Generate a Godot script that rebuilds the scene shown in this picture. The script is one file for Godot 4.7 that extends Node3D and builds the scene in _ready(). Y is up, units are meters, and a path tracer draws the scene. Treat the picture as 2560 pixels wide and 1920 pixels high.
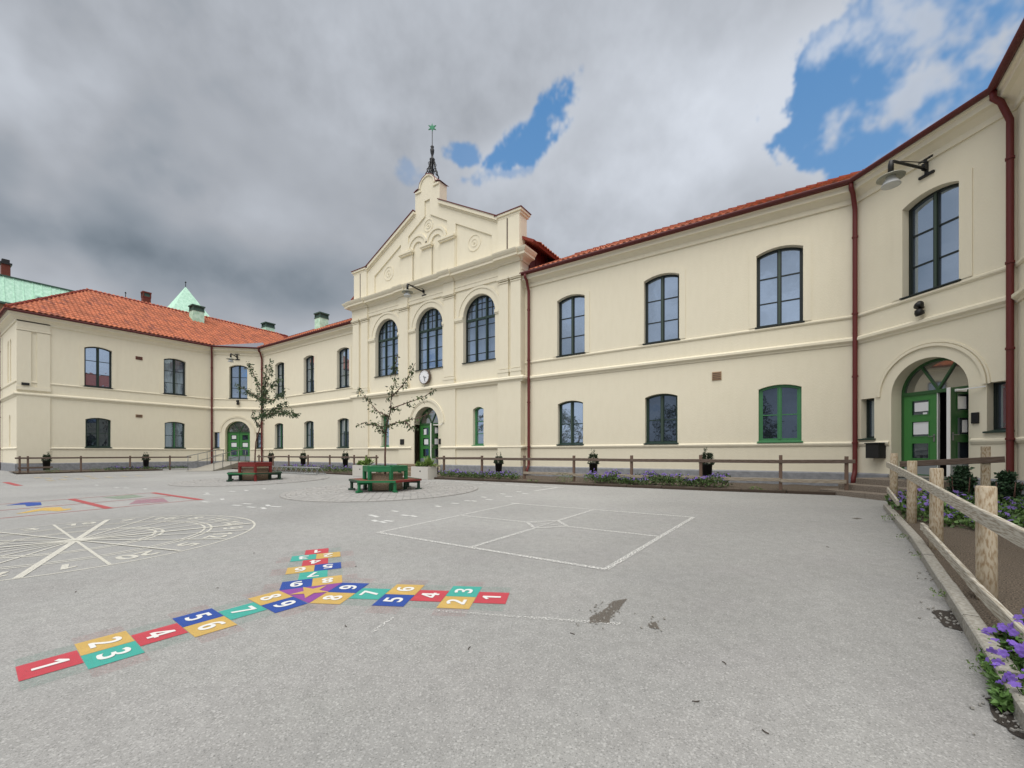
extends Node3D
# A schoolyard: cream two-storey school round three sides of an asphalt court.
# World: y up, main front on z = 0, court towards +z, y = 0 at the foot of the walls.

const XW := 20.57      # wing fronts at x = -XW and x = +XW
const HX := 18.04      # main front ends here, 45 degree corner fronts beyond
const CZ := 2.53       # corner fronts end here
const LZ := 12.3       # wings end here
const EAVE := 9.22
const S2 := 0.70710678

var M := {}
var rng := RandomNumberGenerator.new()
var school: Node3D

# ------------------------------------------------------------------ helpers
class MB:
	var st := SurfaceTool.new()
	var has_col := false
	func _init(smooth := false) -> void:
		st.begin(Mesh.PRIMITIVE_TRIANGLES)
		st.set_smooth_group(0 if smooth else -1)
	func col(c: Color) -> void:
		st.set_color(c)
	func tri(a: Vector3, b: Vector3, c: Vector3) -> void:
		st.add_vertex(a)
		st.add_vertex(b)
		st.add_vertex(c)
	func quad(a: Vector3, b: Vector3, c: Vector3, d: Vector3) -> void:
		tri(a, b, c)
		tri(a, c, d)
	func box(c: Vector3, s: Vector3, f := Transform3D()) -> void:
		var h := s * 0.5
		var p: Array[Vector3] = []
		for i in 8:
			p.append(f * (c + Vector3(h.x if i & 1 else -h.x, h.y if i & 2 else -h.y, h.z if i & 4 else -h.z)))
		quad(p[4], p[6], p[7], p[5])
		quad(p[1], p[3], p[2], p[0])
		quad(p[5], p[7], p[3], p[1])
		quad(p[0], p[2], p[6], p[4])
		quad(p[6], p[2], p[3], p[7])
		quad(p[0], p[4], p[5], p[1])
	# a box with its long edges chamfered, along x
	func cbox(c: Vector3, s: Vector3, e: float, f := Transform3D()) -> void:
		var hy := s.y * 0.5
		var hz := s.z * 0.5
		var ring := [Vector2(-hy + e, hz), Vector2(hy - e, hz), Vector2(hy, hz - e), Vector2(hy, -hz + e), Vector2(hy - e, -hz), Vector2(-hy + e, -hz), Vector2(-hy, -hz + e), Vector2(-hy, hz - e)]
		var l := c.x - s.x * 0.5
		var r := c.x + s.x * 0.5
		for i in 8:
			var a: Vector2 = ring[i]
			var b: Vector2 = ring[(i + 1) % 8]
			quad(f * Vector3(l, c.y + a.x, c.z + a.y), f * Vector3(l, c.y + b.x, c.z + b.y), f * Vector3(r, c.y + b.x, c.z + b.y), f * Vector3(r, c.y + a.x, c.z + a.y))
			tri(f * Vector3(l, c.y, c.z), f * Vector3(l, c.y + b.x, c.z + b.y), f * Vector3(l, c.y + a.x, c.z + a.y))
			tri(f * Vector3(r, c.y, c.z), f * Vector3(r, c.y + a.x, c.z + a.y), f * Vector3(r, c.y + b.x, c.z + b.y))
	# beam of section w (sideways) x h (upwards) from a to b
	func beam(a: Vector3, b: Vector3, w: float, h: float, e := 0.0) -> void:
		var d := b - a
		var x := d.normalized()
		var up := Vector3.UP if absf(x.y) < 0.95 else Vector3.RIGHT
		var z := x.cross(up).normalized()
		var y := z.cross(x)
		var f := Transform3D(Basis(x, y, z), (a + b) * 0.5)
		if e > 0.0:
			cbox(Vector3.ZERO, Vector3(d.length(), h, w), e, f)
		else:
			box(Vector3.ZERO, Vector3(d.length(), h, w), f)
	func tube(pts: Array, rad: Array, sides := 8) -> void:
		var rings := []
		var last := Vector3.ZERO
		for i in pts.size():
			var p: Vector3 = pts[i]
			var d: Vector3
			if i == 0:
				d = pts[1] - p
			elif i == pts.size() - 1:
				d = p - pts[i - 1]
			else:
				d = (pts[i + 1] - p).normalized() + (p - pts[i - 1]).normalized()
			d = d.normalized()
			var x := last
			if i == 0:
				x = d.cross(Vector3.UP if absf(d.y) < 0.9 else Vector3.RIGHT).normalized()
			x = (x - d * x.dot(d)).normalized()
			last = x
			var y := d.cross(x)
			var r: float = rad[min(i, rad.size() - 1)]
			var ring := []
			for k in sides:
				var a := TAU * k / sides
				ring.append(p + (x * cos(a) + y * sin(a)) * r)
			rings.append(ring)
		for i in pts.size() - 1:
			for k in sides:
				var k2 := (k + 1) % sides
				quad(rings[i][k], rings[i][k2], rings[i + 1][k2], rings[i + 1][k])
		var e: int = pts.size() - 1
		for k in sides:
			tri(pts[0], rings[0][(k + 1) % sides], rings[0][k])
			tri(pts[e], rings[e][k], rings[e][(k + 1) % sides])
	# profile (radius, height) turned about the local y axis
	func lathe(prof: Array, sides: int, f := Transform3D()) -> void:
		for i in prof.size() - 1:
			var p: Vector2 = prof[i]
			var q: Vector2 = prof[i + 1]
			for k in sides:
				var a := TAU * k / sides
				var b := TAU * (k + 1) / sides
				var v := [Vector3(cos(a) * p.x, p.y, sin(a) * p.x), Vector3(cos(b) * p.x, p.y, sin(b) * p.x), Vector3(cos(b) * q.x, q.y, sin(b) * q.x), Vector3(cos(a) * q.x, q.y, sin(a) * q.x)]
				if p.x > 0.0001 and q.x > 0.0001:
					quad(f * v[0], f * v[1], f * v[2], f * v[3])
				elif q.x > 0.0001:
					tri(f * v[0], f * v[2], f * v[3])
				else:
					tri(f * v[0], f * v[1], f * v[2])
	# polygon (x, y) given thickness from n = n0 to n = n1 in frame f
	func slab(poly: PackedVector2Array, n0: float, n1: float, f := Transform3D()) -> void:
		var idx := Geometry2D.triangulate_polygon(poly)
		for i in range(0, idx.size(), 3):
			var a := poly[idx[i]]
			var b := poly[idx[i + 1]]
			var c := poly[idx[i + 2]]
			tri(f * Vector3(a.x, a.y, n1), f * Vector3(b.x, b.y, n1), f * Vector3(c.x, c.y, n1))
			tri(f * Vector3(a.x, a.y, n0), f * Vector3(c.x, c.y, n0), f * Vector3(b.x, b.y, n0))
		for i in poly.size():
			var a := poly[i]
			var b := poly[(i + 1) % poly.size()]
			quad(f * Vector3(a.x, a.y, n0), f * Vector3(b.x, b.y, n0), f * Vector3(b.x, b.y, n1), f * Vector3(a.x, a.y, n1))
	# flat ring sector between radii in frame f, from n0 to n1
	func arch_ring(c: Vector2, r0: float, r1: float, a0: float, a1: float, seg: int, n0: float, n1: float, f := Transform3D()) -> void:
		for i in seg:
			var a := lerpf(a0, a1, float(i) / seg)
			var b := lerpf(a0, a1, float(i + 1) / seg)
			var p := Vector2(cos(a), sin(a))
			var q := Vector2(cos(b), sin(b))
			var v := [c + p * r0, c + p * r1, c + q * r1, c + q * r0]
			quad(f * Vector3(v[0].x, v[0].y, n1), f * Vector3(v[1].x, v[1].y, n1), f * Vector3(v[2].x, v[2].y, n1), f * Vector3(v[3].x, v[3].y, n1))
			quad(f * Vector3(v[1].x, v[1].y, n1), f * Vector3(v[1].x, v[1].y, n0), f * Vector3(v[2].x, v[2].y, n0), f * Vector3(v[2].x, v[2].y, n1))
			quad(f * Vector3(v[0].x, v[0].y, n0), f * Vector3(v[0].x, v[0].y, n1), f * Vector3(v[3].x, v[3].y, n1), f * Vector3(v[3].x, v[3].y, n0))
			if i == 0:
				quad(f * Vector3(v[0].x, v[0].y, n0), f * Vector3(v[1].x, v[1].y, n0), f * Vector3(v[1].x, v[1].y, n1), f * Vector3(v[0].x, v[0].y, n1))
			if i == seg - 1:
				quad(f * Vector3(v[3].x, v[3].y, n0), f * Vector3(v[2].x, v[2].y, n0), f * Vector3(v[2].x, v[2].y, n1), f * Vector3(v[3].x, v[3].y, n1))
	func done() -> ArrayMesh:
		st.generate_normals()
		st.index()
		return st.commit()

func part(parent: Node, called: String, mesh: Mesh, mat: Material) -> MeshInstance3D:
	var o := MeshInstance3D.new()
	o.name = called
	o.mesh = mesh
	o.material_override = mat
	parent.add_child(o, true)
	return o

func tag(o: Node, label: String, category := "", group := "", kind := "") -> void:
	o.set_meta("label", label)
	if category:
		o.set_meta("category", category)
	if group:
		o.set_meta("group", group)
	if kind:
		o.set_meta("kind", kind)

func thing(called: String, label: String, category: String, at := Vector3.ZERO, group := "") -> Node3D:
	var o := Node3D.new()
	o.name = called
	add_child(o, true)
	o.position = at
	tag(o, label, category, group)
	return o

func structure(called: String, mesh: Mesh, mat: Material) -> MeshInstance3D:
	var o := part(self, called, mesh, mat)
	o.set_meta("kind", "structure")
	return o

# base colour that shows as the given sRGB value under k times white light
func alb(r: int, g: int, b: int, k := 1.6) -> Color:
	var c := Color8(r, g, b).srgb_to_linear()
	return Color(c.r / k, c.g / k, c.b / k).linear_to_srgb()

func lin(r: int, g: int, b: int, k := 1.6) -> Color:
	var c := Color8(r, g, b).srgb_to_linear()
	return Color(c.r / k, c.g / k, c.b / k)

func ntex(size: int, freq: float, oct: int, c0: Color, c1: Color, sd: int, lo := 0.25, hi := 0.75, type := FastNoiseLite.TYPE_SIMPLEX_SMOOTH) -> NoiseTexture2D:
	var n := FastNoiseLite.new()
	n.noise_type = type
	n.seed = sd
	n.frequency = freq
	n.fractal_octaves = oct
	var t := NoiseTexture2D.new()
	t.width = size
	t.height = size
	t.seamless = true
	t.noise = n
	var g := Gradient.new()
	g.offsets = PackedFloat32Array([lo, hi])
	g.colors = PackedColorArray([c0, c1])
	t.color_ramp = g
	return t

func nrm(size: int, freq: float, oct: int, sd: int, strength: float, type := FastNoiseLite.TYPE_SIMPLEX_SMOOTH) -> NoiseTexture2D:
	var t := ntex(size, freq, oct, Color.BLACK, Color.WHITE, sd, 0.0, 1.0, type)
	t.color_ramp = null
	t.as_normal_map = true
	t.bump_strength = strength
	return t

func mat(called: String, c: Color, rough := 0.8, metal := 0.0) -> StandardMaterial3D:
	var m := StandardMaterial3D.new()
	m.resource_name = called
	m.albedo_color = c
	m.roughness = rough
	m.metallic = metal
	m.cull_mode = BaseMaterial3D.CULL_DISABLED
	M[called] = m
	return m

func tri(m: StandardMaterial3D, tex: Texture2D, metres: float, normal: Texture2D = null, nscale := 1.0) -> StandardMaterial3D:
	m.uv1_triplanar = true
	m.uv1_world_triplanar = true
	m.uv1_scale = Vector3.ONE / metres
	m.albedo_texture = tex
	if normal:
		m.normal_enabled = true
		m.normal_texture = normal
		m.normal_scale = nscale
	return m

# height of the asphalt: it falls gently away from the fronts
func gnd(x: float, z: float) -> float:
	var a := clampf(z, 0.0, 34.0)
	var b := clampf(x + XW, 0.0, 60.0)
	var d := -1.5 * log(exp(-a / 1.5) + exp(-b / 1.5))
	return -0.0195 * maxf(d, 0.0)

func g3(x: float, z: float, up := 0.0) -> Vector3:
	return Vector3(x, gnd(x, z) + up, z)

# wall frames: x along the wall, y up, z outwards
func frame(o: Vector3, u: Vector3) -> Transform3D:
	return Transform3D(Basis(u, Vector3.UP, u.cross(Vector3.UP)), o)

# ------------------------------------------------------------------ openings
func opening(a: float, b: float, y0: float, sp: float, r: float) -> Dictionary:
	return {"a": a, "b": b, "y0": y0, "sp": sp, "r": r}

func top_at(o: Dictionary, s: float, inset := 0.0) -> float:
	var r: float = o.r
	if r <= 0.0:
		return o.sp - inset
	var w: float = (o.b - o.a) * 0.5
	var rr := (w * w + r * r) / (2.0 * r)
	var cx: float = (o.a + o.b) * 0.5
	var cy: float = o.sp + r - rr
	var ri := rr - inset
	return cy + sqrt(maxf(ri * ri - (s - cx) * (s - cx), 0.0))

func stops(o: Dictionary, inset := 0.0) -> PackedFloat32Array:
	var n := 1
	if o.r > 0.3:
		n = 20
	elif o.r > 0.0:
		n = 8
	var out := PackedFloat32Array()
	for i in n + 1:
		var t := 0.5 - 0.5 * cos(PI * i / n) if o.r > 0.3 else float(i) / n
		out.append(lerpf(o.a + inset, o.b - inset, t))
	return out

func wall(mb: MB, f: Transform3D, s0: float, s1: float, y0: float, y1: float, ops: Array, n := 0.0) -> void:
	var br := [s0, s1]
	for o in ops:
		for s in stops(o):
			if s > s0 and s < s1:
				br.append(s)
	br.sort()
	for i in br.size() - 1:
		var p: float = br[i]
		var q: float = br[i + 1]
		if q - p < 0.0005:
			continue
		var mid := (p + q) * 0.5
		var hit := []
		for o in ops:
			if mid > o.a and mid < o.b:
				hit.append(o)
		hit.sort_custom(func(a, b): return a.y0 < b.y0)
		var lp := y0
		var lq := y0
		for o in hit:
			if o.y0 > lp + 0.001:
				mb.quad(f * Vector3(p, lp, n), f * Vector3(p, o.y0, n), f * Vector3(q, o.y0, n), f * Vector3(q, lq, n))
			lp = top_at(o, p)
			lq = top_at(o, q)
		mb.quad(f * Vector3(p, lp, n), f * Vector3(p, y1, n), f * Vector3(q, y1, n), f * Vector3(q, lq, n))
	for o in ops:
		reveal(mb, f, o, n, -0.36)

func reveal(mb: MB, f: Transform3D, o: Dictionary, n0: float, n1: float) -> void:
	var st := stops(o)
	var a: float = o.a
	var b: float = o.b
	mb.quad(f * Vector3(a, o.y0, n0), f * Vector3(a, o.y0, n1), f * Vector3(a, top_at(o, a), n1), f * Vector3(a, top_at(o, a), n0))
	mb.quad(f * Vector3(b, o.y0, n1), f * Vector3(b, o.y0, n0), f * Vector3(b, top_at(o, b), n0), f * Vector3(b, top_at(o, b), n1))
	mb.quad(f * Vector3(a, o.y0, n0), f * Vector3(b, o.y0, n0), f * Vector3(b, o.y0, n1), f * Vector3(a, o.y0, n1))
	for i in st.size() - 1:
		var p := st[i]
		var q := st[i + 1]
		mb.quad(f * Vector3(p, top_at(o, p), n0), f * Vector3(p, top_at(o, p), n1), f * Vector3(q, top_at(o, q), n1), f * Vector3(q, top_at(o, q), n0))

# a ring that follows the opening between two insets, from n0 to n1
func ring(mb: MB, f: Transform3D, o: Dictionary, i0: float, i1: float, n0: float, n1: float, bottom := true) -> void:
	var sa := stops(o, i0)
	var sb := stops(o, i1)
	var yb0: float = o.y0 + (i0 if bottom else 0.0)
	var yb1: float = o.y0 + (i1 if bottom else 0.0)
	var outer := [Vector2(sa[0], yb0)]
	var inner := [Vector2(sb[0], yb1)]
	for i in sa.size():
		outer.append(Vector2(sa[i], top_at(o, sa[i], i0)))
		inner.append(Vector2(sb[i], top_at(o, sb[i], i1)))
	outer.append(Vector2(sa[sa.size() - 1], yb0))
	inner.append(Vector2(sb[sb.size() - 1], yb1))
	var cnt := outer.size()
	for i in (cnt if bottom else cnt - 1):
		var j := (i + 1) % cnt
		var a: Vector2 = outer[i]
		var b: Vector2 = outer[j]
		var c: Vector2 = inner[j]
		var d: Vector2 = inner[i]
		mb.quad(f * Vector3(a.x, a.y, n1), f * Vector3(b.x, b.y, n1), f * Vector3(c.x, c.y, n1), f * Vector3(d.x, d.y, n1))
		mb.quad(f * Vector3(d.x, d.y, n1), f * Vector3(c.x, c.y, n1), f * Vector3(c.x, c.y, n0), f * Vector3(d.x, d.y, n0))
		mb.quad(f * Vector3(a.x, a.y, n0), f * Vector3(b.x, b.y, n0), f * Vector3(b.x, b.y, n1), f * Vector3(a.x, a.y, n1))

# part of the opening between s-range and y-range, as one sheet; false when nothing of it is inside
func cell(mb: MB, f: Transform3D, o: Dictionary, inset: float, sa: float, sb: float, ya: float, yb: float, n: float, tilt := 0.0) -> bool:
	var seg := 8 if o.r > 0.0 else 1
	var any := false
	for i in seg:
		var p := lerpf(sa, sb, float(i) / seg)
		var q := lerpf(sa, sb, float(i + 1) / seg)
		var tp := minf(yb, top_at(o, p, inset))
		var tq := minf(yb, top_at(o, q, inset))
		if tp <= ya + 0.01 and tq <= ya + 0.01:
			continue
		tp = maxf(tp, ya)
		tq = maxf(tq, ya)
		any = true
		mb.quad(f * Vector3(p, ya, n), f * Vector3(p, tp, n + tilt), f * Vector3(q, tq, n + tilt), f * Vector3(q, ya, n))
	return any

# st: cols = number of columns, ys = heights of the bars as shares of the height, green/mull = materials
func window(parent: Node3D, f: Transform3D, o: Dictionary, st: Dictionary) -> MeshInstance3D:
	var rec: float = st.get("rec", 0.17)
	var fw: float = st.get("fw", 0.058)
	var n1 := -rec
	var n0 := -rec - 0.07
	var mb := MB.new()
	ring(mb, f, o, 0.0, fw, n0, n1)
	var cols: int = st.cols
	var wd: float = o.b - o.a
	var xs := [o.a + fw]
	var mw: float = st.get("mw", 0.06)
	var bounds := []
	var left: float = o.a + fw
	var cw := (wd - 2.0 * fw - mw * (cols - 1)) / cols
	var mull := MB.new()
	for c in cols:
		bounds.append([left, left + cw])
		if c < cols - 1:
			var mx := left + cw + mw * 0.5
			var ty := top_at(o, mx, fw)
			mull.box(Vector3(mx, (o.y0 + fw + ty) * 0.5, n1 - 0.03), Vector3(mw, ty - o.y0 - fw, 0.1), f)
		left += cw + mw
	# sash frames round each column and the thin glazing bars
	var bars: Array = st.bars
	var thick: Array = st.get("thick", [])
	var sw: float = st.get("sw", 0.034)
	for bd in bounds:
		var a: float = bd[0]
		var b: float = bd[1]
		for e in [a + sw * 0.5, b - sw * 0.5]:
			var ty := minf(top_at(o, e - sw * 0.5, fw), top_at(o, e + sw * 0.5, fw))
			mb.box(Vector3(e, (o.y0 + fw + ty) * 0.5, n1 - 0.035), Vector3(sw, ty - o.y0 - fw, 0.05), f)
		mb.box(Vector3((a + b) * 0.5, o.y0 + fw + sw * 0.5, n1 - 0.036), Vector3(b - a - 2.0 * sw, sw, 0.05), f)
		for vb in st.get("vbars", []):
			var vx := lerpf(a + sw, b - sw, vb)
			var vy := top_at(o, vx, fw)
			var vy0: float = o.y0 + fw
			if st.has("vfrom"):
				vy0 = st.vfrom
			mb.box(Vector3(vx, (vy0 + vy) * 0.5, n1 - 0.04), Vector3(0.025, vy - vy0, 0.03), f)
		for y in bars:
			if minf(top_at(o, a + sw, fw), top_at(o, b - sw, fw)) > y or maxf(top_at(o, a + sw, fw), top_at(o, b - sw, fw)) > y + 0.1:
				var a2 := a + sw
				var b2 := b - sw
				while top_at(o, a2, fw) < y + 0.02 and a2 < b2:
					a2 += 0.02
				while top_at(o, b2, fw) < y + 0.02 and b2 > a2:
					b2 -= 0.02
				mb.box(Vector3((a2 + b2) * 0.5, y, n1 - 0.038), Vector3(b2 - a2, 0.034, 0.036), f)
	for y in thick:
		mull.box(Vector3((o.a + o.b) * 0.5, y, n1 - 0.02), Vector3(wd - 2.0 * fw, 0.11, 0.09), f)
	var w := part(parent, "window", mb.done(), st.frame)
	if cols > 1 or thick.size():
		part(w, "mullion", mull.done(), st.get("mull", st.frame))
	var levels := [o.y0 + fw]
	levels.append_array(bars)
	levels.append_array(thick)
	levels.sort()
	levels.append(o.sp + o.r)
	for bd in bounds:
		for i in levels.size() - 1:
			var pm := MB.new()
			if cell(pm, f, o, fw, bd[0] + sw, bd[1] - sw, levels[i], levels[i + 1], n1 - 0.05, rng.randf_range(-0.004, 0.004)):
				part(w, "pane", pm.done(), st.get("pane", st.get("glass", M.glass)))
	var sill := MB.new()
	var sa: float = o.a - 0.04
	var sb: float = o.b + 0.04
	var prof := [Vector2(-rec, o.y0 + 0.05), Vector2(0.07, o.y0 + 0.005), Vector2(0.07, o.y0 - 0.03), Vector2(-rec, o.y0 - 0.03)]
	for i in 4:
		var p: Vector2 = prof[i]
		var q: Vector2 = prof[(i + 1) % 4]
		sill.quad(f * Vector3(sa, p.y, p.x), f * Vector3(sa, q.y, q.x), f * Vector3(sb, q.y, q.x), f * Vector3(sb, p.y, p.x))
	for s in [sa, sb]:
		sill.quad(f * Vector3(s, prof[0].y, prof[0].x), f * Vector3(s, prof[1].y, prof[1].x), f * Vector3(s, prof[2].y, prof[2].x), f * Vector3(s, prof[3].y, prof[3].x))
	part(w, "sill", sill.done(), st.get("sill", st.frame))
	if st.get("surround", 0.0) > 0.0:
		var sm := MB.new()
		ring(sm, f, o, -float(st.surround), -0.004, 0.0, 0.022, false)
		part(w, "surround", sm.done(), M.plaster)
	if st.get("curtain", 0) > 0:
		var cm := MB.new(true)
		var steps := 40
		var ca: float = o.a
		var cb: float = o.b
		if st.curtain == 2:
			cb = lerpf(o.a, o.b, 0.42)
		for i in steps:
			var p := lerpf(ca, cb, float(i) / steps)
			var q := lerpf(ca, cb, float(i + 1) / steps)
			var np := -rec - 0.2 + 0.03 * sin(p * 34.0) + 0.015 * sin(p * 71.0)
			var nq := -rec - 0.2 + 0.03 * sin(q * 34.0) + 0.015 * sin(q * 71.0)
			cm.quad(f * Vector3(p, o.y0, np), f * Vector3(p, top_at(o, p), np), f * Vector3(q, top_at(o, q), nq), f * Vector3(q, o.y0, nq))
		part(w, "curtain", cm.done(), M.curtain)
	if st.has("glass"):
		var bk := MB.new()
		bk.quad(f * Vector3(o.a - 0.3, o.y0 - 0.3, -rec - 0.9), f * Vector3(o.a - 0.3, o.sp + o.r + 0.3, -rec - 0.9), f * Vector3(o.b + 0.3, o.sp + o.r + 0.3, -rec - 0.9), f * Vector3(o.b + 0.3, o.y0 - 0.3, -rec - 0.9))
		part(w, "room_shade_sheet", bk.done(), M.room_shade)  # dark sheet behind the glass, shade of the room as colour
	return w

# a moulding of (out, y) profile run along a plan path of (x, z), mitred at the corners
func sweep(mb: MB, prof: Array, path: Array, ends := true) -> void:
	var offs := []
	for i in path.size():
		var n := Vector2.ZERO
		var n1 := Vector2.ZERO
		var n2 := Vector2.ZERO
		if i > 0:
			var d: Vector2 = (path[i] - path[i - 1]).normalized()
			n1 = Vector2(-d.y, d.x)
		if i < path.size() - 1:
			var d: Vector2 = (path[i + 1] - path[i]).normalized()
			n2 = Vector2(-d.y, d.x)
		if i == 0:
			n = n2
		elif i == path.size() - 1:
			n = n1
		else:
			n = (n1 + n2) / (1.0 + n1.dot(n2))
		offs.append(n)
	for i in path.size() - 1:
		for k in prof.size():
			var p: Vector2 = prof[k]
			var q: Vector2 = prof[(k + 1) % prof.size()]
			var v := []
			for e in [[i, p], [i, q], [i + 1, q], [i + 1, p]]:
				var w: Vector2 = path[e[0]] + offs[e[0]] * e[1].x
				v.append(Vector3(w.x, e[1].y, w.y))
			mb.quad(v[0], v[1], v[2], v[3])
	if ends:
		for e in [0, path.size() - 1]:
			var poly := PackedVector2Array(prof)
			var idx := Geometry2D.triangulate_polygon(poly)
			for t in range(0, idx.size(), 3):
				var v := []
				for c in 3:
					var q := poly[idx[t + c]]
					var w: Vector2 = path[e] + offs[e] * q.x
					v.append(Vector3(w.x, q.y, w.y))
				mb.tri(v[0], v[1], v[2])

# strips of paint lying on the asphalt
func paint_line(mb: MB, a: Vector2, b: Vector2, w: float, up: float) -> void:
	var d := (b - a).normalized()
	var n := Vector2(-d.y, d.x) * w * 0.5
	var seg := maxi(1, int(ceil(a.distance_to(b) / 0.8)))
	for i in seg:
		var p := a.lerp(b, float(i) / seg)
		var q := a.lerp(b, float(i + 1) / seg)
		mb.quad(g3(p.x - n.x, p.y - n.y, up), g3(q.x - n.x, q.y - n.y, up), g3(q.x + n.x, q.y + n.y, up), g3(p.x + n.x, p.y + n.y, up))

func paint_ring(mb: MB, c: Vector2, r: float, w: float, up: float, seg := 72) -> void:
	for i in seg:
		var a := TAU * i / seg
		var b := TAU * (i + 1) / seg
		var v := []
		for e in [[a, r - w * 0.5], [a, r + w * 0.5], [b, r + w * 0.5], [b, r - w * 0.5]]:
			var q: Vector2 = c + Vector2(cos(e[0]), sin(e[0])) * e[1]
			v.append(g3(q.x, q.y, up))
		mb.quad(v[0], v[1], v[2], v[3])

func paint_poly(mb: MB, pts: PackedVector2Array, up: float) -> void:
	var idx := Geometry2D.triangulate_polygon(pts)
	for t in range(0, idx.size(), 3):
		mb.tri(g3(pts[idx[t]].x, pts[idx[t]].y, up), g3(pts[idx[t + 1]].x, pts[idx[t + 1]].y, up), g3(pts[idx[t + 2]].x, pts[idx[t + 2]].y, up))

func v2s(a: Array) -> PackedVector2Array:
	var out := PackedVector2Array()
	for i in range(0, a.size(), 2):
		out.append(Vector2(a[i], a[i + 1]))
	return out

func digit(parent: Node, called: String, text: String, at: Vector2, up: Vector2, h: float, up_m: float, m: Material) -> void:
	var t := TextMesh.new()
	var fnt := SystemFont.new()
	fnt.font_names = PackedStringArray(["Droid Sans"])
	fnt.font_weight = 700
	t.font = fnt
	t.font_size = 64
	t.pixel_size = h / 46.0
	t.depth = 0.002
	t.curve_step = 2.0
	t.text = text
	var y := (g3(at.x + up.x * 0.1, at.y + up.y * 0.1) - g3(at.x - up.x * 0.1, at.y - up.y * 0.1)).normalized()
	var x := y.cross(Vector3.UP).normalized()
	var rt := Vector2(x.x, x.z)
	x = (g3(at.x + rt.x * 0.1, at.y + rt.y * 0.1) - g3(at.x - rt.x * 0.1, at.y - rt.y * 0.1)).normalized()
	var z := x.cross(y).normalized()
	var o := part(parent, called, t, m)
	o.transform = Transform3D(Basis(x, y, z), g3(at.x, at.y, up_m))

# leaves: small bent diamonds, tone by vertex colour
func leaf(mb: MB, at: Vector3, dir: Vector3, side: Vector3, l: float, w: float, c: Color) -> void:
	var up := dir.cross(side).normalized()
	var mid := at + dir * l * 0.45
	var tip := at + dir * l - up * l * 0.15
	mb.col(c)
	mb.tri(at, mid + side * w * 0.5 + up * w * 0.15, tip)
	mb.tri(at, tip, mid - side * w * 0.5 + up * w * 0.15)

func rdir(r: RandomNumberGenerator) -> Vector3:
	var z := r.randf_range(-1.0, 1.0)
	var a := r.randf() * TAU
	var q := sqrt(1.0 - z * z)
	return Vector3(q * cos(a), z, q * sin(a))

func rleaf(mb: MB, r: RandomNumberGenerator, at: Vector3, l: float, w: float, c: Color, droop := 0.0) -> void:
	var d := (rdir(r) + Vector3.DOWN * droop).normalized()
	var s := d.cross(rdir(r)).normalized()
	leaf(mb, at, d, s, l * r.randf_range(0.7, 1.2), w * r.randf_range(0.7, 1.2), c)

# tiles on one roof slope: corner o, u along the eave, v up the slope; keep(u, v) says where tiles lie
func tiles(parent: Node, o: Vector3, u: Vector3, v: Vector3, ul: float, vl: float, keep: Callable) -> void:
	var n := v.cross(u).normalized()
	if n.y < 0.0:
		n = -n
	var tr: Array[Transform3D] = []
	var cs := PackedColorArray()
	var rows := int(ceil(vl / 0.33))
	var cols := int(ceil(ul / 0.24))
	for j in rows:
		for i in cols:
			var uu := (i + 0.5) * 0.24
			var vv := (j + 0.5) * 0.33
			if not keep.call(uu, vv):
				continue
			var at := o + u * uu + v * (j * 0.33) + n * (0.012 + rng.randf() * 0.008)
			tr.append(Transform3D(Basis(u, n, v), at))
			var k := rng.randf_range(0.72, 1.22)
			var c := Color(0.42 * k, 0.125 * k, 0.055 * k)
			if rng.randf() < 0.12:
				c = Color(0.30 * k, 0.09 * k, 0.05 * k)
			cs.append(c)
	var mm := MultiMesh.new()
	mm.transform_format = MultiMesh.TRANSFORM_3D
	mm.use_colors = true
	mm.mesh = M.tile_mesh
	mm.instance_count = tr.size()
	for i in tr.size():
		mm.set_instance_transform(i, tr[i])
		mm.set_instance_color(i, cs[i])
	var mi := MultiMeshInstance3D.new()
	mi.name = "roof_tiles"
	mi.multimesh = mm
	mi.material_override = M.tile
	mi.set_meta("kind", "stuff")
	parent.add_child(mi, true)

func sheet(parent: Node, called: String, pts: Array, m: Material, thick := 0.12) -> MeshInstance3D:
	var mb := MB.new()
	var c := pts.size()
	var n: Vector3 = (pts[1] - pts[0]).cross(pts[2] - pts[0]).normalized()
	if n.y > 0.0:
		n = -n
	for i in range(1, c - 1):
		mb.tri(pts[0], pts[i], pts[i + 1])
		mb.tri(pts[0] + n * thick, pts[i + 1] + n * thick, pts[i] + n * thick)
	for i in c:
		var a: Vector3 = pts[i]
		var b: Vector3 = pts[(i + 1) % c]
		mb.quad(a, b, b + n * thick, a + n * thick)
	return part(parent, called, mb.done(), m)

# ------------------------------------------------------------------ light, air, camera
func make_camera() -> void:
	var cam := Camera3D.new()
	cam.name = "camera"
	add_child(cam)
	cam.position = Vector3(16.572, 1.08, 16.5)
	cam.rotation_degrees = Vector3(0, 34.06, 0)
	var near := 0.05
	cam.set_frustum(near * 1920.0 / 1058.63, Vector2(0, near * 173.4 / 1058.63), near, 1500.0)
	cam.current = true

func ell(az: float, el: float, caz: float, cel: float, ra: float, re: float, rot := 0.0) -> float:
	var dx := az - caz
	var dy := el - cel
	var c := cos(deg_to_rad(rot))
	var s := sin(deg_to_rad(rot))
	var x := (dx * c + dy * s) / ra
	var y := (-dx * s + dy * c) / re
	return x * x + y * y

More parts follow.
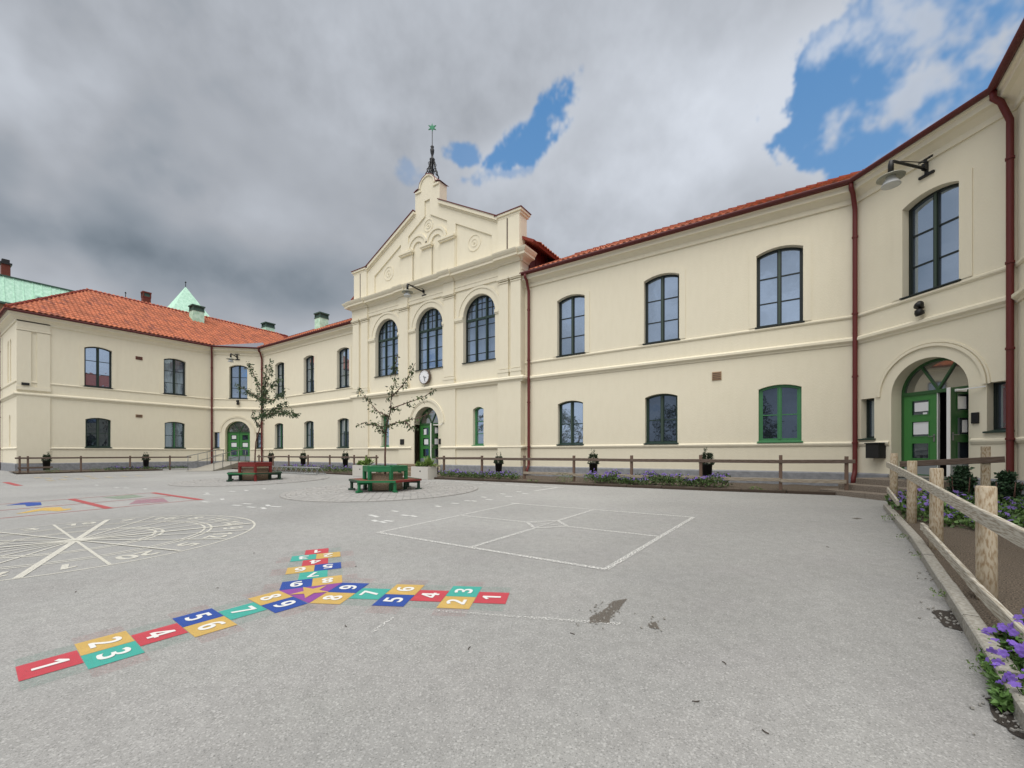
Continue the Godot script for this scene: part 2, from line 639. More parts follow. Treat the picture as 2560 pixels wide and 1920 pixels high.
func make_sky() -> Sky:
	var W := 2048
	var H := 1024
	var px := PackedFloat32Array()
	px.resize(W * H * 3)
	var n1 := FastNoiseLite.new()
	n1.noise_type = FastNoiseLite.TYPE_SIMPLEX_SMOOTH
	n1.seed = 11
	n1.frequency = 11.0
	n1.fractal_octaves = 6
	n1.fractal_gain = 0.66
	var n2 := FastNoiseLite.new()
	n2.noise_type = FastNoiseLite.TYPE_SIMPLEX_SMOOTH
	n2.seed = 5
	n2.frequency = 1.7
	n2.fractal_octaves = 5
	n2.fractal_gain = 0.5
	var n3 := FastNoiseLite.new()
	n3.noise_type = FastNoiseLite.TYPE_SIMPLEX_SMOOTH
	n3.seed = 29
	n3.frequency = 4.0
	n3.fractal_octaves = 4
	for row in H:
		var el := 90.0 - (row + 0.5) * 180.0 / H
		var ce := cos(deg_to_rad(el))
		var se := sin(deg_to_rad(el))
		for c in W:
			var k := (row * W + c) * 3
			if el < -1.5:
				px[k] = 0.19
				px[k + 1] = 0.19
				px[k + 2] = 0.19
				continue
			var az := (c + 0.5) * 360.0 / W
			if az > 180.0:
				az -= 360.0
			var a := deg_to_rad(az)
			var dir := Vector3(sin(a) * ce, se, -cos(a) * ce)
			var d := Vector3(dir.x, 0.0, dir.z) / (maxf(dir.y, 0.0) + 0.28) + Vector3(0, dir.y, 0)
			var f := n1.get_noise_3dv(dir)
			var g := n2.get_noise_3dv(d)
			var h2 := n3.get_noise_3dv(dir)
			# how far inside a gap of the cloud deck: 0 deck, 1 open sky
			var gap := 0.0
			var rim := 0.0
			if az > -60.0 and az < 60.0 and el < 60.0:
				var e := ell(az, el, -31.6, 36.3, 5.6, 1.7, 22.0) + f * 2.3
				rim = exp(-1.1 * maxf(e - 0.6, 0.0))
				gap = maxf(gap, smoothstep(1.5, 0.55, e))
				e = ell(az, el, -28.4, 38.6, 3.6, 1.9, 48.0) + f * 2.4
				gap = maxf(gap, smoothstep(1.5, 0.4, e))
				e = ell(az, el, -41.0, 34.9, 2.6, 1.0, 0.0) + f * 2.2
				gap = maxf(gap, 0.85 * smoothstep(1.3, 0.3, e))
				e = ell(az, el, -36.0, 33.2, 4.6, 0.9, 10.0) + f * 2.6
				gap = maxf(gap, 0.6 * smoothstep(1.3, 0.2, e))
				e = ell(az, el, -47.5, 32.8, 2.2, 1.2, 0.0) + f * 2.4
				gap = maxf(gap, 0.4 * smoothstep(1.3, 0.0, e))
				e = ell(az, el, 9.3, 31.2, 12.4, 7.7, -20.0) + f * 0.85
				rim = maxf(rim, exp(-3.0 * maxf(e - 0.85, 0.0)))
				var big := smoothstep(1.08, 0.86, e)
				# thin streaks across the big gap
				var w1 := ell(az, el, 9.0, 31.6, 6.4, 1.5, 6.0) + f * 3.0
				var w2 := ell(az, el, 10.0, 28.6, 4.4, 1.4, 36.0) + f * 3.0
				var w3 := ell(az, el, 8.0, 36.4, 8.0, 2.2, -18.0) + f * 3.0
				big *= 1.0 - 0.85 * smoothstep(1.6, -0.4, w1)
				big *= 1.0 - 0.7 * smoothstep(1.6, -0.4, w2)
				big *= 1.0 - 0.8 * smoothstep(1.6, -0.6, w3)
				gap = maxf(gap, big)
			if az > 22.0 or az < -95.0 or el > 52.0:
				var t := maxf(smoothstep(22.0, 40.0, az), maxf(smoothstep(-95.0, -120.0, az), smoothstep(52.0, 62.0, el)))
				gap = maxf(gap, t * smoothstep(0.30, 0.55, g + f * 0.35))
			# cloud brightness
			var l := 0.452 + 0.13 * rim + 0.10 * g + 0.07 * f + (0.06 + 0.26 * smoothstep(60.0, 100.0, absf(az))) * h2
			l += 0.24 * exp(-ell(az, el, -12.0, 35.0, 17.0, 8.0, 10.0)) + 0.09 * exp(-ell(az, el, -36.0, 32.5, 8.0, 4.0))
			l += 0.05 * exp(-ell(az, el, -46.0, 40.0, 22.0, 12.0))
			l -= 0.15 * exp(-ell(az, el, -80.0, 19.5, 24.0, 5.0, -3.0)) * (1.0 + 0.8 * f)
			l -= 0.085 * exp(-ell(az, el, -57.0, 20.0, 13.0, 3.8)) * (1.0 + 0.6 * f)
			l += 0.03 * exp(-ell(az, el, -82.0, 34.0, 14.0, 8.0))
			l -= 0.05 * exp(-ell(az, el, -62.0, 30.0, 16.0, 4.0, -12.0)) * (1.0 + 1.6 * f)
			l += 0.09 * exp(-ell(az, el, -57.0, 13.5, 15.0, 2.6))
			l = clampf(l, 0.175, 0.72) * (1.0 + 0.9 * smoothstep(48.0, 88.0, el)) * (1.0 + 0.3 * maxf(smoothstep(25.0, 75.0, az), smoothstep(-95.0, -140.0, az)))  # unseen sky behind the view raised to brighten the wing and corner fronts
			var grey := clampf((0.42 - l) * 2.6, 0.0, 0.6)
			var r := l * (0.93 - 0.20 * grey)
			var gg := l * 0.99
			var b := l * (1.09 + 0.16 * grey)
			var h := clampf((el - 8.0) / 45.0, 0.0, 1.0)
			var blue := Vector3(lerpf(0.22, 0.060, h), lerpf(0.40, 0.21, h), lerpf(0.66, 0.48, h))
			px[k] = lerpf(r, blue.x, gap)
			px[k + 1] = lerpf(gg, blue.y, gap)
			px[k + 2] = lerpf(b, blue.z, gap)
	var img := Image.create_from_data(W, H, false, Image.FORMAT_RGBF, px.to_byte_array())
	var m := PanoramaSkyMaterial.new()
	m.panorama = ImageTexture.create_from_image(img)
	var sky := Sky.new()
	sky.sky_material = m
	return sky

func make_light() -> void:
	var we := WorldEnvironment.new()
	we.name = "air"
	var e := Environment.new()
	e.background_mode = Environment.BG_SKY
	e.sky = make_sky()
	e.tonemap_mode = Environment.TONE_MAPPER_LINEAR
	e.tonemap_exposure = 1.0
	e.sdfgi_enabled = true
	e.ssao_enabled = true
	e.ssil_enabled = true
	we.environment = e
	add_child(we)
	var sun := DirectionalLight3D.new()
	sun.name = "sun"
	sun.light_energy = 1.06
	sun.light_angular_distance = 68.0
	sun.light_color = Color(1.0, 0.98, 0.95)
	sun.shadow_enabled = true
	add_child(sun)
	sun.look_at_from_position(Vector3.ZERO, -Vector3(0.14, 0.90, 0.41))

# ------------------------------------------------------------------ materials
# grains of stone in worn asphalt
func asphalt_picture() -> ImageTexture:
	var n := 1024
	var r := RandomNumberGenerator.new()
	r.seed = 9
	var v := PackedFloat32Array()
	v.resize(n * n)
	var soft := FastNoiseLite.new()
	soft.seed = 4
	soft.frequency = 0.01
	soft.fractal_octaves = 3
	var si := soft.get_seamless_image(n, n)
	var sd := si.get_data()
	for i in n * n:
		v[i] = 0.60 + 0.16 * (r.randf() + r.randf() - 1.0) + (sd[i] / 255.0 - 0.5) * 0.10
	for k in 26000:
		var x := r.randi() % n
		var y := r.randi() % n
		var t := r.randf()
		var rad := 1 + (r.randi() % 3)
		var c := r.randf_range(0.78, 1.0) if t < 0.50 else r.randf_range(0.20, 0.42)
		if t > 0.50 and rad == 3:
			rad = 2
		for dy in range(-rad, rad + 1):
			for dx in range(-rad, rad + 1):
				if dx * dx + dy * dy <= rad * rad:
					var at := ((y + dy + n) % n) * n + (x + dx + n) % n
					v[at] = lerpf(v[at], c, 0.46)
	var b := PackedByteArray()
	b.resize(n * n * 3)
	for i in n * n:
		var q := int(clampf(sqrt(maxf(v[i], 0.0)), 0.0, 1.0) * 255.0)
		b[i * 3] = q
		b[i * 3 + 1] = q
		b[i * 3 + 2] = maxi(q - 1, 0)
	return ImageTexture.create_from_image(Image.create_from_data(n, n, false, Image.FORMAT_RGB8, b))

func make_materials() -> void:
	var m := mat("plaster", alb(232, 224, 201, 1.04), 0.95)
	tri(m, ntex(512, 0.02, 5, Color(0.992, 0.991, 0.988), Color.WHITE, 3, 0.15, 0.6), 1.0, nrm(512, 0.2, 2, 8, 2.0), 0.12)
	m.uv1_scale = Vector3(0.42, 0.11, 0.42)
	m = mat("plinth_grey", alb(150, 152, 156, 1.1), 0.9)
	tri(m, ntex(512, 0.02, 5, Color(0.90, 0.90, 0.90), Color.WHITE, 4), 2.2, nrm(512, 0.1, 4, 9, 2.0), 0.25)
	m = mat("red_sheet", alb(104, 30, 28, 1.2), 0.55)
	m = mat("gutter_red", alb(92, 28, 27, 1.2), 0.5)
	m = mat("roof_red", alb(150, 60, 42, 1.5), 0.85)
	m = mat("tile", Color.WHITE, 0.8)
	m.vertex_color_use_as_albedo = true
	m = mat("grey_sheet", alb(150, 155, 165, 1.5), 0.45, 0.3)
	m = mat("copper", alb(196, 232, 210, 0.95), 0.75)
	tri(m, ntex(512, 0.02, 4, Color(0.86, 0.90, 0.88), Color.WHITE, 14), 4.0)
	m = mat("copper_dark", alb(70, 100, 88, 1.3), 0.7)
	m = mat("brick_red", alb(120, 60, 48, 1.2), 0.9)
	m = mat("frame_dark", alb(22, 34, 31, 1.1), 0.45)
	m = mat("frame_mid", alb(34, 56, 46, 1.1), 0.45)
	m = mat("frame_green", alb(62, 122, 78, 1.0), 0.45)
	m = mat("mull_green", alb(62, 78, 66, 1.1), 0.45)
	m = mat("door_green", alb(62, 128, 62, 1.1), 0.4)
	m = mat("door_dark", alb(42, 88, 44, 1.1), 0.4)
	m = mat("white_paint", alb(235, 235, 232, 1.15), 0.4)
	m = mat("kick_metal", alb(170, 178, 184, 1.2), 0.35, 0.5)
	m = mat("black_metal", Color(0.05, 0.05, 0.055), 0.5)
	m = mat("dark_iron", Color(0.085, 0.085, 0.09), 0.55)
	m = mat("galvanised", alb(150, 152, 150, 1.4), 0.4, 0.6)
	m = mat("rack_grey", alb(166, 168, 166, 1.4), 0.5, 0.2)
	m = mat("lamp_plate", alb(176, 176, 160, 1.3), 0.45)
	m = mat("lamp_bowl", alb(205, 208, 208, 1.1), 0.3)
	var wtex := Image.create(4, 4, false, Image.FORMAT_RGBA8)
	wtex.fill(Color.WHITE)
	var white := ImageTexture.create_from_image(wtex)
	m = mat("glass", Color(0.70, 0.76, 0.83), 0.02, 0.88)
	m = mat("glass_dark", Color(0.34, 0.38, 0.43), 0.02, 0.85)
	m = mat("glass_warm", Color(0.60, 0.60, 0.58), 0.03, 0.8)
	m = mat("glass_thin", Color(0.62, 0.71, 0.82, 0.55), 0.02, 0.88)
	m.albedo_texture = white
	m.transparency = BaseMaterial3D.TRANSPARENCY_ALPHA
	var wave := nrm(256, 0.02, 2, 17, 2.0)
	for q in ["glass", "glass_dark", "glass_thin"]:
		M[q].uv1_triplanar = true
		M[q].uv1_world_triplanar = true
		M[q].uv1_scale = Vector3.ONE / 1.7
		M[q].normal_enabled = true
		M[q].normal_texture = wave
		M[q].normal_scale = 0.05
	m = mat("curtain", alb(190, 200, 208, 1.0), 0.9)
	m = mat("room_shade", Color(0.06, 0.065, 0.07), 0.9)  # near-black colour stands for the shade of unlit rooms
	m = mat("paper", alb(225, 226, 228, 1.0), 0.8)
	# ground
	m = mat("asphalt", Color.WHITE, 0.93)
	m.vertex_color_use_as_albedo = true
	tri(m, asphalt_picture(), 1.9)
	m = mat("paver", Color.WHITE, 0.9)
	m.vertex_color_use_as_albedo = true
	m = mat("joint_sand", alb(174, 171, 164), 0.95)
	m = mat("soil", alb(158, 146, 131), 1.0)
	tri(m, ntex(1024, 0.09, 5, Color(0.45, 0.42, 0.40), Color(1, 0.98, 0.95), 31, 0.2, 0.8), 1.6, nrm(1024, 0.07, 5, 32, 8.0), 1.0)
	m = mat("wet_soil", alb(104, 94, 84), 0.95)
	tri(m, ntex(512, 0.12, 4, Color(0.35, 0.34, 0.33), Color.WHITE, 33, 0.3, 0.7), 0.25, nrm(512, 0.1, 4, 34, 8.0), 1.0)
	m = mat("stain", alb(124, 116, 106), 0.95)
	tri(m, ntex(512, 0.10, 4, Color(0.9, 0.9, 0.9, 0), Color(1, 1, 1, 1), 38, 0.36, 0.42), 0.45)
	m.transparency = BaseMaterial3D.TRANSPARENCY_ALPHA_SCISSOR
	m.alpha_scissor_threshold = 0.5
	m = mat("concrete", alb(200, 196, 186, 1.5), 0.9)
	tri(m, ntex(512, 0.05, 5, Color(0.84, 0.83, 0.81), Color.WHITE, 35), 1.1, nrm(512, 0.15, 3, 36, 4.0), 0.5)
	m = mat("pale_concrete", alb(214, 210, 201, 1.25), 0.9)
	m = mat("step_stone", alb(168, 156, 142, 1.5), 0.9)
	tri(m, ntex(512, 0.06, 4, Color(0.72, 0.70, 0.68), Color.WHITE, 37), 0.9)
	# paint on the asphalt
	var wear := ntex(512, 0.055, 5, Color(1, 1, 1, 0), Color(1, 1, 1, 1), 41, 0.44, 0.50)
	var gone := ntex(512, 0.12, 4, Color(1, 1, 1, 0), Color(1, 1, 1, 1), 45, 0.56, 0.59)
	var scuff := ntex(1024, 0.16, 4, Color(1, 1, 1, 0), Color(1, 1, 1, 1), 49, 0.31, 0.34)
	var slight := ntex(1024, 0.20, 4, Color(1, 1, 1, 0), Color(1, 1, 1, 1), 43, 0.29, 0.32)
	var dusty := ntex(1024, 0.30, 3, Color(1, 1, 1, 0), Color(1, 1, 1, 1), 47, 0.62, 0.66)
	for q in [["dust_teal", 150, 190, 176, dusty], ["dust_red", 204, 158, 156, dusty], ["paint_white", 246, 245, 240, wear], ["paint_cream", 238, 235, 222, scuff], ["paint_red_line", 196, 92, 92, slight], ["paint_yellow", 228, 190, 106, slight], ["paint_red", 216, 78, 90, slight], ["paint_teal", 76, 190, 174, slight], ["paint_blue", 46, 86, 176, slight], ["paint_purple", 160, 84, 172, slight], ["paint_digit", 250, 250, 246, null], ["paint_pale_green", 166, 186, 160, wear], ["paint_pink", 200, 146, 162, wear], ["paint_pale_yellow", 214, 200, 170, wear], ["paint_worn", 236, 235, 230, gone], ["paint_grey", 238, 238, 234, slight]]:
		m = mat(q[0], alb(q[1], q[2], q[3], 1.45), 0.8)
		if q[4]:
			tri(m, q[4], 1.3)
			m.transparency = BaseMaterial3D.TRANSPARENCY_ALPHA_SCISSOR
			m.alpha_scissor_threshold = 0.5
	M.paint_white.uv1_scale = Vector3.ONE / 0.9
	# wood, benches
	var grain := ntex(512, 0.02, 5, Color(0.74, 0.70, 0.65), Color.WHITE, 51, 0.2, 0.65)
	var gn := nrm(512, 0.02, 5, 52, 3.0)
	m = mat("rail_wood", alb(184, 174, 158, 1.25), 0.85)
	tri(m, grain, 1.0, gn, 0.4)
	m.uv1_scale = Vector3(0.35, 7.0, 7.0)
	m = mat("rail_pale", alb(208, 203, 190, 1.2), 0.85)
	tri(m, grain, 1.0, gn, 0.5)
	m.uv1_scale = Vector3(7.0, 7.0, 0.4)
	m = mat("rail_dark", alb(122, 106, 96, 1.3), 0.85)
	tri(m, grain, 1.0)
	m.uv1_scale = Vector3(0.4, 7.0, 0.4)
	m = mat("post_wood", alb(200, 186, 162, 1.2), 0.85)
	tri(m, ntex(512, 0.02, 4, Color(0.76, 0.68, 0.58), Color.WHITE, 54, 0.25, 0.55), 1.0, gn, 0.4)
	m.uv1_scale = Vector3(5.0, 1.1, 5.0)
	m = mat("post_dark", alb(120, 98, 84, 1.25), 0.85)
	m = mat("bench_green", alb(30, 122, 74, 1.3), 0.5)
	m = mat("bench_dark_green", alb(30, 66, 48, 1.2), 0.5)
	m = mat("bench_red", alb(134, 42, 38, 1.3), 0.55)
	m = mat("bench_brown", alb(142, 84, 62, 1.4), 0.7)
	m = mat("box_wood", alb(160, 142, 120, 1.0), 0.85)
	tri(m, ntex(512, 0.04, 4, Color(0.6, 0.57, 0.54), Color.WHITE, 56), 0.7)
	m = mat("bark", alb(104, 76, 66, 1.1), 0.9)
	m = mat("leaf", Color.WHITE, 0.6)
	m.vertex_color_use_as_albedo = true
	m.backlight_enabled = true
	m.backlight = Color(0.25, 0.25, 0.25)
	m = mat("petal", Color.WHITE, 0.7)
	m.vertex_color_use_as_albedo = true
	m.backlight_enabled = true
	m.backlight = Color(0.3, 0.3, 0.3)
	m = mat("pot_black", Color(0.10, 0.10, 0.10), 0.7)
	m = mat("clock_white", alb(238, 238, 240, 1.05), 0.5)
	m = mat("star_green", alb(50, 140, 100, 1.0), 0.6)
	m = mat("twig", alb(80, 66, 54), 0.9)
	m = mat("white_plastic", alb(226, 228, 232, 1.2), 0.5)
	m = mat("far_plaster", alb(170, 140, 110, 1.1), 0.95)
	# one pantile
	var mb := MB.new(true)
	var pr := []
	for i in 7:
		var t := i / 6.0
		pr.append(Vector2(-0.125 + 0.25 * t, 0.028 * sin(TAU * t) + 0.03))
	for i in 6:
		var a: Vector2 = pr[i]
		var b: Vector2 = pr[i + 1]
		mb.quad(Vector3(a.x, a.y + 0.02, -0.02), Vector3(a.x, a.y, 0.37), Vector3(b.x, b.y, 0.37), Vector3(b.x, b.y + 0.02, -0.02))
	for i in 6:
		var a: Vector2 = pr[i]
		var b: Vector2 = pr[i + 1]
		mb.quad(Vector3(a.x, a.y - 0.02, -0.021), Vector3(a.x, a.y + 0.02, -0.021), Vector3(b.x, b.y + 0.02, -0.021), Vector3(b.x, b.y - 0.02, -0.021))
	M.tile_mesh = mb.done()

# ------------------------------------------------------------------ the school
const PL := [Vector2(-31.0, 12.3), Vector2(-20.57, 12.3), Vector2(-20.57, 2.53), Vector2(-18.04, 0.0), Vector2(-6.15, 0.0)]
const PR := [Vector2(6.15, 0.0), Vector2(18.04, 0.0), Vector2(20.57, 2.53), Vector2(20.57, 12.3), Vector2(31.0, 12.3)]
const PG := [Vector2(-6.15, -0.2), Vector2(-6.15, 0.3), Vector2(6.15, 0.3), Vector2(6.15, -0.2)]

func upper(c: float, w := 1.3) -> Dictionary:
	return opening(c - w * 0.5, c + w * 0.5, 5.32, 7.74, 0.15)

func lower(c: float, w := 1.2) -> Dictionary:
	return opening(c - w * 0.5, c + w * 0.5, 1.46, 3.23, 0.12)

func main_walls() -> void:
	var up_st := {"cols": 2, "bars": [6.14, 6.98], "frame": M.frame_dark, "mull": M.mull_green, "surround": 0.22}
	var up_far := {"cols": 2, "bars": [6.14, 6.98], "frame": M.frame_dark, "mull": M.frame_mid, "surround": 0.22}
	var up_cur := {"cols": 2, "bars": [6.14, 6.98], "frame": M.frame_dark, "mull": M.frame_mid, "surround": 0.22, "glass": M.glass_thin, "curtain": 1}
	var lo_st := {"cols": 2, "bars": [2.36], "frame": M.frame_mid, "mull": M.mull_green, "glass": M.glass_thin, "curtain": 0}
	lo_st.erase("glass")
	lo_st.glass_plain = true
	var lo_dark := {"cols": 2, "bars": [2.36], "frame": M.frame_mid, "mull": M.mull_green, "pane": M.glass_dark}
	var lo_green := {"cols": 2, "bars": [2.36], "frame": M.frame_green, "mull": M.frame_green, "rec": 0.10, "fw": 0.085, "pane": M.glass_dark}
	var lo_cur := {"cols": 2, "bars": [2.36], "frame": M.frame_mid, "mull": M.frame_green, "glass": M.glass_thin, "curtain": 2}
	# each stretch of front: frame, length, upper windows, lower windows
	var runs := []
	runs.append([frame(Vector3(-HX, 0, 0), Vector3.RIGHT), HX - 6.15, [[-15.52 + HX, up_far], [-11.62 + HX, up_far], [-7.70 + HX, up_far]], [[-15.66 + HX, lo_cur], [-11.65 + HX, lo_st], [-7.70 + HX, lo_st]]])
	runs.append([frame(Vector3(6.15, 0, 0), Vector3.RIGHT), HX - 6.15, [[8.47 - 6.15, up_st], [12.26 - 6.15, up_st], [16.05 - 6.15, up_st]], [[8.44 - 6.15, lo_st], [12.25 - 6.15, lo_dark], [16.06 - 6.15, lo_green]]])
	runs.append([frame(Vector3(-XW, 0, LZ), Vector3(0, 0, -1)), LZ - CZ, [[LZ - 8.86, up_far], [LZ - 4.84, up_cur]], [[LZ - 8.86, lo_dark], [LZ - 4.84, lo_cur]]])
	runs.append([frame(Vector3(XW, 0, CZ), Vector3(0, 0, 1)), LZ - CZ, [[4.84 - CZ, up_far], [8.86 - CZ, up_far]], [[4.84 - CZ, lo_dark], [8.86 - CZ, lo_dark]]])
	for r in runs:
		var mb := MB.new()
		var ops := []
		var todo := []
		for w in r[2]:
			var o := upper(w[0])
			ops.append(o)
			todo.append([o, w[1]])
		for w in r[3]:
			var o := lower(w[0])
			ops.append(o)
			todo.append([o, w[1]])
		wall(mb, r[0], 0.0, r[1], 0.0, EAVE, ops)
		part(school, "front_wall", mb.done(), M.plaster)
		for t in todo:
			window(school, r[0], t[0], t[1])
	# end walls of the wings, with blind niches
	for sgn in [-1.0, 1.0]:
		var f := frame(Vector3(-31.0 if sgn < 0 else XW, 0, LZ), Vector3.RIGHT)
		var mb := MB.new()
		var ops := []
		if sgn < 0:
			ops = [opening(7.25, 7.75, 5.4, 7.75, 0.22), opening(8.15, 8.62, 5.4, 7.75, 0.22), opening(7.85, 8.35, 1.5, 3.2, 0.22)]
		wall(mb, f, 0.0, 10.43, 0.0, EAVE, ops)
		for o in ops:
			cell(mb, f, o, 0.0, o.a, o.b, o.y0, o.sp + o.r, -0.15)
		part(school, "end_wall", mb.done(), M.plaster)
	# corner pilasters at the end of the left wing
	var fl := frame(Vector3(-XW, 0, LZ), Vector3(0, 0, -1))
	var pm := MB.new()
	pm.box(Vector3(0.66, 2.5, 0.03), Vector3(1.32, 4.0, 0.06), fl)
	for s in [[0.0, 0.56], [0.79, 1.32]]:
		pm.box(Vector3((s[0] + s[1]) * 0.5, 6.45, 0.03), Vector3(s[1] - s[0], 3.45, 0.06), fl)
	pm.box(Vector3(0.66, 8.26, 0.045), Vector3(1.36, 0.12, 0.09), fl)
	pm.box(Vector3(0.66, 8.55, 0.03), Vector3(1.32, 0.44, 0.06), fl)
	pm.box(Vector3(0.66, 4.86, 0.045), Vector3(1.36, 0.2, 0.09), fl)
	part(school, "pilaster", pm.done(), M.plaster)
	# back walls close the house
	var bm := MB.new()
	bm.box(Vector3(0, 4.6, -10.5), Vector3(62, 9.2, 0.3))
	bm.box(Vector3(-31.1, 4.6, 0.9), Vector3(0.3, 9.2, 22.6))
	bm.box(Vector3(31.1, 4.6, 0.9), Vector3(0.3, 9.2, 22.6))
	part(school, "back_wall", bm.done(), M.plaster)

func on_corner(sg: float, d: float) -> Vector2:
	# d metres from the main front along a corner front
	return Vector2(sg * (HX + d * S2), d * S2)

func mouldings() -> void:
	for path in [[PL[0], PL[1], PL[2], on_corner(-1, 2.72)], [on_corner(-1, 0.88), PL[3], PL[4]], [PR[0], PR[1], on_corner(1, 0.93)], [on_corner(1, 2.77), PR[2], PR[3], PR[4]]]:
		var mb := MB.new()
		sweep(mb, [Vector2(-0.02, 0.0), Vector2(0.06, 0.0), Vector2(0.06, 0.46), Vector2(0.03, 0.50), Vector2(-0.02, 0.50)], path)
		part(school, "plinth", mb.done(), M.plinth_grey)
		mb = MB.new()
		sweep(mb, [Vector2(-0.02, 1.30), Vector2(0.02, 1.30), Vector2(0.05, 1.36), Vector2(0.05, 1.40), Vector2(0.0, 1.44), Vector2(-0.02, 1.44)], path)
		part(school, "sill_course", mb.done(), M.plaster)
	for path in [PL, PR]:
		var mb := MB.new()
		sweep(mb, [Vector2(-0.02, 4.38), Vector2(0.03, 4.38), Vector2(0.05, 4.43), Vector2(0.10, 4.47), Vector2(0.12, 4.49), Vector2(0.12, 4.56), Vector2(0.0, 4.63), Vector2(-0.02, 4.63)], path)
		part(school, "belt_course", mb.done(), M.plaster)
		mb = MB.new()
		sweep(mb, [Vector2(-0.02, 5.18), Vector2(0.02, 5.18), Vector2(0.05, 5.22), Vector2(0.05, 5.26), Vector2(0.0, 5.29), Vector2(-0.02, 5.29)], path)
		part(school, "sill_course", mb.done(), M.plaster)
		mb = MB.new()
		sweep(mb, [Vector2(-0.02, 8.66), Vector2(0.05, 8.66), Vector2(0.06, 8.70), Vector2(0.06, 8.80), Vector2(0.10, 8.84), Vector2(0.20, 8.92), Vector2(0.30, 8.95), Vector2(0.30, 9.08), Vector2(0.34, 9.11), Vector2(0.36, 9.16), Vector2(-0.02, 9.16)], path)
		part(school, "cornice", mb.done(), M.plaster)
		mb = MB.new(true)
		var prof := []
		for i in 9:
			var a := PI + PI * i / 8.0
			prof.append(Vector2(0.43 + 0.075 * cos(a), 9.20 + 0.085 * sin(a)))
		prof.append(Vector2(0.505, 9.225))
		prof.append(Vector2(0.355, 9.225))
		sweep(mb, prof, path)
		part(school, "gutter", mb.done(), M.gutter_red)

func tube_part(called: String, pts: Array, r: float, m: Material, sides := 10) -> void:
	var mb := MB.new(true)
	mb.tube(pts, [r], sides)
	part(school, called, mb.done(), m)

func downpipe(x: float, z: float, out: Vector2, foot := true) -> void:
	# from the gutter, in to the wall corner, down, and a kick at the foot
	var o := Vector3(out.x, 0, out.y)
	var g := Vector3(x, 9.12, z) + o * 0.44
	var w := Vector3(x, 0, z) + o * 0.13
	var pts := [g, g + Vector3(0, -0.14, 0), g.lerp(Vector3(w.x, 8.8, w.z), 0.45) + Vector3(0, -0.1, 0), Vector3(w.x, 8.45, w.z), Vector3(w.x, 8.2, w.z), Vector3(w.x, 0.62, w.z)]
	if foot:
		pts.append(Vector3(w.x, 0.5, w.z) + o * 0.02)
		pts.append(Vector3(w.x, 0.34, w.z) + o * 0.13)
		pts.append(Vector3(w.x, 0.12, w.z) + o * 0.16)
	else:
		pts.append(Vector3(w.x, 0.0, w.z))
	var mb := MB.new(true)
	mb.tube(pts, [0.062], 10)
	var pipe := part(school, "downpipe", mb.done(), M.red_sheet)
	var br := MB.new()
	for y in [7.6, 5.3, 3.4, 1.4]:
		br.lathe([Vector2(0.0, y - 0.025), Vector2(0.078, y - 0.025), Vector2(0.078, y + 0.025), Vector2(0.0, y + 0.025)], 10, Transform3D(Basis(), Vector3(w.x, 0, w.z)))
	part(pipe, "bracket", br.done(), M.red_sheet)

